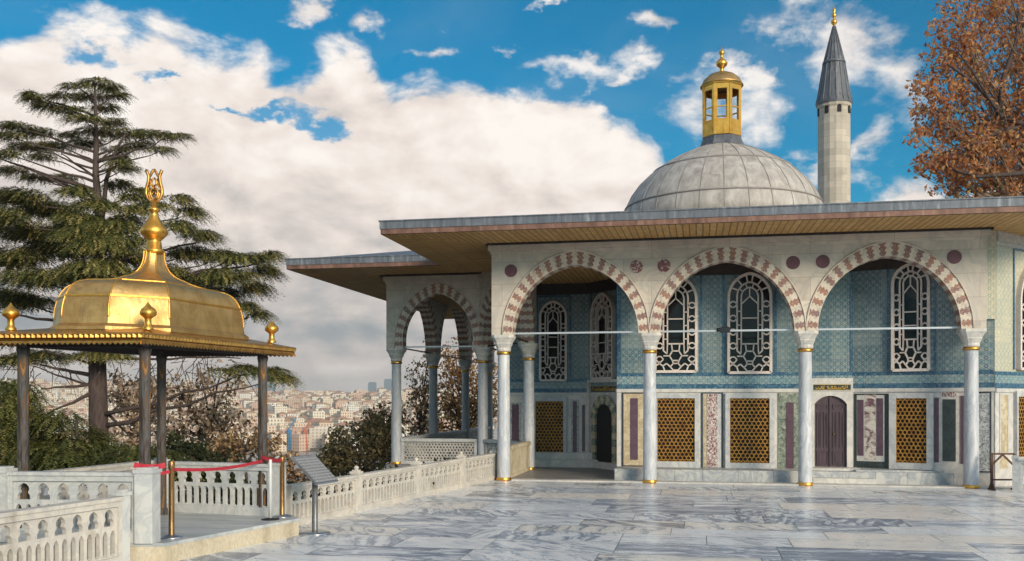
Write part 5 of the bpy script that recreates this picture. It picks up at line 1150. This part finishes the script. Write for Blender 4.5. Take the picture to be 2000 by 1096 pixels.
low_cedar('low spreading cedar in the shade below the tall cedar trunk', [(150, 850, 60, 20), (100, 815, 55, 20), (130, 880, 80, 22), (200, 875, 60, 20), (80, 905, 80, 24), (180, 905, 80, 20)], 26, 2)
low_cedar('low cedar tip behind the middle of the pavilion balustrade', [(270, 882, 50, 16), (310, 892, 44, 14), (250, 905, 70, 16), (340, 905, 40, 12)], 25, 3)
# ---- broad-leaved trees
def leafy(name, label, Z, crowns, n, size, mt, seed, trunk=None, bark='bark', twigs=40, group=None, cat='tree', depth=0.8, hollow=0.25):
    """crowns: (px, py, half width px, half height px, weight)"""
    r_ = random.Random(seed); lv = Leaves(); tb = MB(); k = Z / FOC
    cx = trunk[0] if trunk else crowns[0][0]; b0 = W(cx, 781, Z); b0.z = ground_h(b0.x, b0.y) - .2
    t = thing(name, label, cat, b0, group); tot = sum(c[4] for c in crowns)
    fork = W(cx, trunk[1], Z) if trunk else W(cx, crowns[0][1] + crowns[0][3] * .7, Z)
    tb.tube([b0, b0.lerp(fork, .5) + Vector((.1, 0, 0)), fork], [trunk[2] if trunk else .16, (trunk[2] if trunk else .16) * .8, (trunk[2] if trunk else .16) * .6], 9)
    for (x, y, hw, hh, wt) in crowns:
        c = W(x, y, Z + r_.uniform(-.5, .5)); m_ = int(n * wt / tot); hub = limb(tb, fork, c, (trunk[2] if trunk else .16) * .5, .03, r_=r_, n=6, jit=.08)
        tips = []
        for _ in range(max(3, int(twigs * wt / tot))):
            d = rnd_dir(r_); d = d.normalized() * (d.length ** .5); e = c + Vector((d.x * hw * k, d.y * hw * k * depth, d.z * hh * k)); st = hub[r_.randrange(2, 7)]
            pts = limb(tb, st, e, .028, .007, r_=r_, n=4, jit=.12); tips += [pts[2], pts[3], pts[4], pts[4]]
        for _ in range(m_):
            if r_.random() < .86:
                q = r_.choice(tips); p = q + rnd_dir(r_) * (0.13 * hw * k + .15)
            else:
                d = rnd_dir(r_); d = d.normalized() * (d.length ** (.3 + hollow)); p = c + Vector((d.x * hw * k, d.y * hw * k * depth, d.z * hh * k))
            a = rnd_dir(r_).normalized() * size * r_.choice((.5, .7, .9, 1.1, 1.4)); a.z -= size * .3; b2 = a.cross(rnd_dir(r_)).normalized() * size * r_.uniform(.45, .8)
            lv.card(p, a, b2, min(1, max(0, r_.gauss(.5, .24))), size * .18)
    tb.build('trunk', M[bark], t); lv.build('crown', mt, t); return t
PT = [(1960, 215, 120, 105, 3.2), (1850, 150, 66, 76, 1.5), (1900, 300, 95, 62, 2.0), (1830, 320, 52, 34, .7), (1810, 190, 42, 50, .6), (1880, 60, 66, 62, 1.6), (1990, 60, 90, 80, 2.2), (2060, 250, 100, 120, 2.5), (1980, 345, 80, 45, 1.5), (2090, 90, 90, 100, 2), (1790, 265, 26, 20, .15), (1960, -40, 120, 60, 2.0), (1820, 235, 40, 34, .5), (1850, 365, 40, 16, .3)]
pt = leafy('plane_tree', 'large plane tree with red brown autumn leaves above the right end of the roof', 46, PT, 13000, .25, 'plane_leaf', 5, (2110, 520, .5), 'bark_pale', 520)
tb = MB(); r_ = random.Random(9)
for a in (((2110, 260), (2040, 250), (1990, 240), (1958, 232), (1930, 190), (1900, 140), (1870, 100)), ((1958, 232), (1945, 205), (1900, 160), (1850, 125)), ((2000, 242), (1940, 262), (1890, 285), (1840, 300)), ((2060, 330), (1980, 340), (1910, 345), (1870, 335), (1830, 310)), ((1950, 225), (1960, 150), (1985, 80), (1990, 20))):
    tb.tube([W(x, y, 45 + r_.uniform(-.3, .3)) for x, y in a], [.12 * (1 - k / len(a)) + .02 for k in range(len(a))], 7)
tb.build('bough', M['bark'], pt)
leafy('autumn_tree', 'bushy tree of brown autumn leaves with painted highlights behind the pavilion columns', 36, [(405, 790, 70, 62, 2), (370, 840, 60, 46, 1.4), (455, 830, 60, 56, 1.6), (350, 760, 40, 40, .8), (430, 735, 50, 40, .7)], 1700, .19, 'highlit_leaf', 31, (410, 870, .10), twigs=60)
leafy('autumn_tree', 'brown autumn tree with painted highlights left of the slim column behind the pavilion floor', 38, [(290, 790, 50, 60, 1.4), (240, 760, 40, 40, .8), (255, 840, 50, 40, 1)], 1500, .20, 'highlit_leaf', 32, (270, 870, .12), twigs=60)
leafy('brown_shrub', 'brown leaved shrub at the right hand pavilion column', 30, [(475, 870, 50, 36, 1.2), (520, 860, 26, 36, .5), (430, 880, 40, 24, .8), (560, 905, 30, 26, .5), (600, 930, 36, 20, .5)], 1700, .16, 'brown_leaf', 33, (480, 905, .08), twigs=50, cat='shrub')
leafy('dark_hedge', 'dark green hedge clump just behind the pavilion balustrade', 27, [(370, 890, 50, 26, 1), (440, 900, 60, 22, 1), (330, 880, 30, 24, .5), (360, 950, 60, 45, 1.6), (450, 960, 60, 45, 1.6), (520, 980, 40, 40, 1)], 4200, .17, 'hedge_leaf', 34, (380, 915, .07), twigs=30, cat='shrub')
leafy('olive_shrub', 'rounded dark olive shrub left of the kiosk corner column', 41, [(700, 870, 66, 46, 2), (738, 845, 40, 36, 1.4), (655, 895, 36, 34, .9), (690, 920, 70, 40, 1.4), (745, 880, 46, 50, 1.2)], 4600, .20, 'olive_leaf', 35, (705, 930, .12), twigs=90, cat='shrub')
leafy('brown_shrub', 'sparse brown shrub rising behind the dark olive shrub', 47, [(742, 815, 34, 28, 1), (764, 806, 26, 32, 1), (700, 842, 40, 22, .6)], 700, .2, 'brown_leaf', 36, (745, 880, .1), twigs=60, cat='shrub')
leafy('autumn_tree', 'rust coloured tree seen through the left side arch of the kiosk', 60, [(885, 760, 60, 70, 2), (900, 700, 40, 50, 1.2), (930, 790, 50, 70, 1.6), (960, 740, 40, 60, 1), (880, 830, 60, 40, 1.2)], 3800, .24, 'rust_leaf', 37, (900, 880, .2), twigs=130)
leafy('autumn_tree', 'thin grey brown tree between the first two columns of the kiosk wing', 56, [(825, 745, 32, 66, 1.2), (815, 800, 34, 46, 1.2), (838, 690, 20, 34, .4), (810, 850, 40, 30, 1)], 1200, .22, 'brown_leaf', 38, (822, 880, .14), twigs=80)
# ---- hedge on the garden side of the long balustrade
r_ = random.Random(51); lv = Leaves(); tb = MB()
hg = thing('garden_hedge', 'dark low hedge growing along the garden side of the long balustrade', 'hedge', (fence_x(16.5) - 1.1, 16.5, -5.5))
for _ in range(9000):
    Y = 16.6 + r_.random() * 13.5; X = fence_x(Y) - 1.15 + r_.gauss(0, .35); z = r_.uniform(-1.6, .30) + .22 * math.sin(Y * 1.7) + r_.gauss(0, .08)
    a = rnd_dir(r_).normalized() * r_.uniform(.1, .22); lv.card(Vector((X, Y, z)), a, a.cross(rnd_dir(r_)).normalized() * r_.uniform(.08, .15), min(1, max(0, r_.gauss(.5, .25))), .03)
for k in range(14):
    Y = 17 + k * .95; X = fence_x(Y) - 1.15; tb.tube([(X, Y, -5.5), (X + r_.uniform(-.2, .2), Y, -1.5), (X + r_.uniform(-.3, .3), Y, .1)], [.07, .05, .02], 6)
tb.build('stem', M['bark'], hg); lv.build('foliage', 'hedge_leaf', hg)
# ================================================================== the city across the water
def wallmat(name, col, win=(0.22, 0.18, 0.16), wx=3.2, wz=3.1):
    m, nt, b = mat(name, col, 0.85)
    s_ = nd(nt, 'SeparateXYZ', {0: nd(nt, 'TexCoord').outputs['Object']})
    nrm = nd(nt, 'SeparateXYZ', {0: nd(nt, 'TexCoord').outputs['Normal']})
    h = mth(nt, 'ADD', mth(nt, 'MULTIPLY', s_.outputs[0], mth(nt, 'ABSOLUTE', nrm.outputs[1])), mth(nt, 'MULTIPLY', s_.outputs[1], mth(nt, 'ABSOLUTE', nrm.outputs[0])))
    fx = mth(nt, 'ABSOLUTE', mth(nt, 'SUBTRACT', mth(nt, 'FRACT', mth(nt, 'DIVIDE', h, wx)), .5)); fz = mth(nt, 'ABSOLUTE', mth(nt, 'SUBTRACT', mth(nt, 'FRACT', mth(nt, 'DIVIDE', s_.outputs[2], wz)), .5))
    w_ = mth(nt, 'MULTIPLY', mth(nt, 'LESS_THAN', fx, .22), mth(nt, 'LESS_THAN', fz, .27)); w_ = mth(nt, 'MULTIPLY', w_, mth(nt, 'LESS_THAN', nrm.outputs[2], .5))
    oi = nd(nt, 'ObjectInfo').outputs['Random']; n = noise(nt, coords(nt), .22, 5)
    c = mix(nt, n, col, tuple(x * .72 for x in col)); c = mix(nt, w_, c, win); link(nt, c, b.inputs['Base Color']); return m
WALLC = [(0.86, 0.72, 0.52), (0.88, 0.80, 0.64), (0.82, 0.64, 0.48), (0.88, 0.84, 0.76), (0.74, 0.50, 0.36), (0.84, 0.75, 0.60)]
WN = ['tan', 'cream', 'pinkish', 'off white', 'reddish', 'beige']
CW = [wallmat('house_wall_%d' % i, c) for i, c in enumerate(WALLC)]
M['rooft'] = worn('terracotta_roof', [(0.3, (0.34, 0.18, 0.11)), (0.7, (0.52, 0.31, 0.20))], .3, .85); M['roofg'] = worn('flat_roof', [(0.3, (0.42, 0.36, 0.30)), (0.7, (0.68, 0.6, 0.52))], .3, .85)
def house_bm(mb, w_, d_, h, kind, ox=0, oy=0, oz=0, rz=0.0, wm=0, rm=1, rise=.22):
    t_ = MB(); a, c_ = w_ / 2, d_ / 2; t_.box(-a, a, -c_, c_, -14, h, wm)
    if kind == 0:
        e = .6; q = min(a, c_) * .95; H = h + min(a, c_) * rise * 2
        r0 = [(-a - e, -c_ - e, h + .05), (a + e, -c_ - e, h + .05), (a + e, c_ + e, h + .05), (-a - e, c_ + e, h + .05)]
        if a >= c_: rg = [(-a + q, 0, H), (a - q, 0, H)]; t_.quad([r0[0], r0[1], rg[1], rg[0]], rm); t_.quad([r0[2], r0[3], rg[0], rg[1]], rm); t_.quad([r0[1], r0[2], rg[1]], rm); t_.quad([r0[3], r0[0], rg[0]], rm)
        else: rg = [(0, -c_ + q, H), (0, c_ - q, H)]; t_.quad([r0[1], r0[2], rg[1], rg[0]], rm); t_.quad([r0[3], r0[0], rg[0], rg[1]], rm); t_.quad([r0[0], r0[1], rg[0]], rm); t_.quad([r0[2], r0[3], rg[1]], rm)
    else:
        t_.box(-a, a, -c_, c_, h + .002, h + .5, rm); t_.box(-a * .4, a * .1, -c_ * .3, c_ * .3, h + .5, h + 2.8, wm)
    m_ = T(ox, oy, oz) @ Matrix.Rotation(rz, 4, 'Z'); i = len(mb.v); mb.v += [tuple(m_ @ Vector(p)) for p in t_.v]; mb.f += [tuple(i + j for j in f) for f in t_.f]; mb.m += t_.m; mb.s += t_.s
rh = random.Random(77); spots = []
r_ = 985.0
while r_ < 2250:
    step = 20 + (r_ - 985) * .012; a = -31.0 + rh.uniform(0, .6)
    while a < 4.5:
        px = 1000 + FOC * math.tan(R(a)); w_ = rh.uniform(12, 24)
        rr_ = r_ + rh.uniform(-6, 6); th = R(a) - YAW; X, Y = rr_ * math.sin(th), rr_ * math.cos(th)
        if rh.random() < .90: spots.append((rr_, a, X, Y, w_, px))
        a += math.degrees((w_ + rh.uniform(1.0, 7)) / r_)
    r_ += step * .95
spots.sort(); nhouse = 0; GH = 'houses on the far hillside'
variants = {}
def variant(ci, kind, sz):
    key = (ci, kind, sz)
    if key not in variants:
        b_ = MB(); w_, d_, h = ((14, 12, 11), (19, 13, 14), (16, 14, 19))[sz]; house_bm(b_, w_, d_, h, kind); variants[key] = b_.mesh('house', [CW[ci], M['rooft' if kind == 0 else 'roofg']])
    return variants[key]
rest = MB()
for (rr_, a, X, Y, w_, px) in spots:
    z = ground_h(X, Y); ci = rh.randrange(6) if px > 590 or rh.random() < .7 else rh.choice((2, 4)); kind = 0 if rh.random() < .42 else 1; sz = rh.choice((0, 0, 1, 1, 2)); rz = rh.choice((.5, .5, .5, -.9)) + rh.uniform(-.35, .45)
    vis = 310 < px < 775 or 790 < px < 860 or 215 < px < 310
    sc = rh.uniform(.85, 1.2)
    if vis and nhouse < 290:
        o = bpy.data.objects.new('hillside_house', variant(ci, kind, sz)); C.objects.link(o); o.location = (X, Y, z); o.rotation_euler = (0, 0, rz); o.scale = (sc, sc, sc * rh.uniform(.9, 1.15)); nhouse += 1
        tag(o, '%s %s house with %s on the far hillside' % (WN[ci], ('low', 'broad', 'tall')[sz], 'terracotta hip roof' if kind == 0 else 'flat roof'), 'house', GH)
    else:
        w2, d2, h2 = ((14, 12, 11), (19, 13, 14), (16, 14, 19))[sz]; house_bm(rest, w2 * sc, d2 * sc, h2 * sc, kind, X, Y, z, rz, ci, 6 if kind == 0 else 7)
tag(rest.build('distant_houses', CW + [M['rooft'], M['roofg']]), 'hazy mass of small houses filling the far hillside', kind='stuff')
# landmarks of the skyline
def far_block(name, label, px, r_, w_, d_, ytop, mt, cat='building', zb=None, steps=()):
    a = math.atan((px - 1000) / FOC); th = a - YAW; D_ = r_ / math.cos(a); X, Y = D_ * math.sin(th), D_ * math.cos(th); z = (ground_h(X, Y) if zb is None else zb); top = EYE + (HZ - ytop) / FOC * r_
    t = thing(name, label, cat, (X, Y, z), None, -th * 0 + YAW); b_ = MB(); b_.box(-w_ / 2, w_ / 2, -d_ / 2, d_ / 2, -10, top - z)
    b_.box(-w_ / 2 + .12 * w_, w_ / 2 - .12 * w_, -d_ / 2 + .12 * d_, d_ / 2 - .12 * d_, top - z, top - z + .035 * (top - z) + 1)
    put('facade', b_.mesh('facade', mt), t, WM[t])
    for (u, w2, y2, mt2) in steps:
        t2 = EYE + (HZ - y2) / FOC * r_; b_ = MB(); b_.box(u - w2 / 2, u + w2 / 2, -d_ / 3, d_ / 3, 0, t2 - z); put('tower', b_.mesh('tower', mt2), t, WM[t])
    return t
glassy = wallmat('blue_tower_glass', (0.16, 0.24, 0.30), (0.07, 0.12, 0.17), 5, 4); palew = wallmat('pale_tower', (0.62, 0.57, 0.52), (0.28, 0.29, 0.31), 4, 3.4); white_w = wallmat('white_block', (0.78, 0.70, 0.60), (0.4, 0.33, 0.27), 4, 3.4); orange_w = wallmat('orange_block', (0.64, 0.43, 0.32), (0.34, 0.2, 0.15), 3.5, 3.3)
far_block('glass_skyscraper', 'blue glass skyscraper, the leftmost of the far towers left of the corner column', 727, 3300, 26, 24, 748, glassy, 'skyscraper')
far_block('glass_skyscraper', 'blue glass tower half hidden behind the corner column of the kiosk', 758, 3300, 26, 24, 742, glassy, 'skyscraper')
far_block('pale_skyscraper', 'pale slender tower between the two blue glass towers', 744, 3500, 22, 20, 758, palew, 'skyscraper')
far_block('round_hotel', 'pale domed tower at the left of the skyline behind the pavilion', 369, 2300, 26, 22, 742, white_w, 'building', steps=((0, 16, 737, palew),))
far_block('tower_block', 'tall cream tower block standing behind the cedar branch tips', 468, 2300, 46, 26, 745, palew, 'building', steps=((14, 12, 732, white_w),))
far_block('tower_block', 'white slab tower just right of the pavilion column', 571, 2400, 12, 18, 742, white_w, 'building')
far_block('blue_office', 'small blue office tower left of the pavilion column', 503, 2600, 12, 14, 752, glassy, 'building')
far_block('tower_block', 'narrow blue grey tower immediately right of the pavilion column', 530, 2600, 18, 14, 750, glassy, 'building')
far_block('long_building', 'long white building with stepped centre crowning the hill', 615, 1950, 92, 24, 773, white_w, 'building', steps=((-2, 36, 763, white_w),))
far_block('waterside_building', 'orange brown waterside building with many windows', 577, 975, 22, 16, 838, orange_w, 'building'); far_block('waterside_building', 'wide cream waterside building at the foot of the hill', 648, 1000, 44, 18, 836, white_w, 'building')
for px, col, lab in ((566, (0.05, 0.22, 0.42), 'blue harbour crane leaning over the quay'), (597, (0.55, 0.14, 0.07), 'orange red harbour crane by the waterside building')):
    a = math.atan((px - 1000) / FOC); th = a - YAW; D_ = 962 / math.cos(a); X, Y = D_ * math.sin(th), D_ * math.cos(th); t = thing('harbour_crane', lab, 'crane', (X, Y, -49)); cm = mat('crane_paint', col, .6)[0]
    b_ = MB(); b_.bar((X - 2, Y, -49), (X, Y, -28), 1.2, 1.2); b_.bar((X + 2, Y, -49), (X, Y, -28), 1.2, 1.2); b_.bar((X - 2, Y, -40), (X + 2, Y, -40), .8, .8); b_.box(X - 1.6, X + 1.6, Y - 1.6, Y + 1.6, -32, -28); b_.build('mast', cm, t)
    b_ = MB(); b_.bar((X - 3, Y, -30), (X + 7, Y, -16), 1.0, 1.0); b_.bar((X, Y, -27), (X + 7, Y, -16), .4, .4); b_.build('boom', cm, t)
# tree clumps among the houses
lv = Leaves(); r2 = random.Random(5)
for _ in range(460):
    a = R(r2.uniform(-28, 3)); rr_ = r2.uniform(985, 2100); th = a - YAW; X, Y = rr_ * math.sin(th), rr_ * math.cos(th); z = ground_h(X, Y); hgt = r2.uniform(9, 17); wdt = r2.uniform(5, 12)
    for _ in range(34):
        d = rnd_dir(r2); p = Vector((X + d.x * wdt, Y + d.y * wdt, z + hgt * .55 + d.z * hgt * .6)); q = rnd_dir(r2).normalized() * 4.5; lv.card(p, q, q.cross(rnd_dir(r2)).normalized() * 3.5, r2.random(), .8)
tag(lv.build('hillside_trees', 'olive_leaf'), 'dark green clumps of trees among the far hillside houses', kind='stuff')

# ================================================================== haze over the far shore
mb = MB(); mb.box(-6300, 6300, -6300, 6300, -60, 130)
m = bpy.data.materials.new('haze'); m.use_nodes = True; nt = m.node_tree; nt.nodes.clear()
o_ = nd(nt, 'OutputMaterial'); vol = nd(nt, 'VolumePrincipled', {'Color': (0.96, 0.93, 0.90, 1), 'Density': 0.00021, 'Anisotropy': 0.2}); nt.links.new(vol.outputs[0], o_.inputs['Volume'])
tag(mb.build('haze', m), 'thin pale haze over the far shore', kind='stuff')
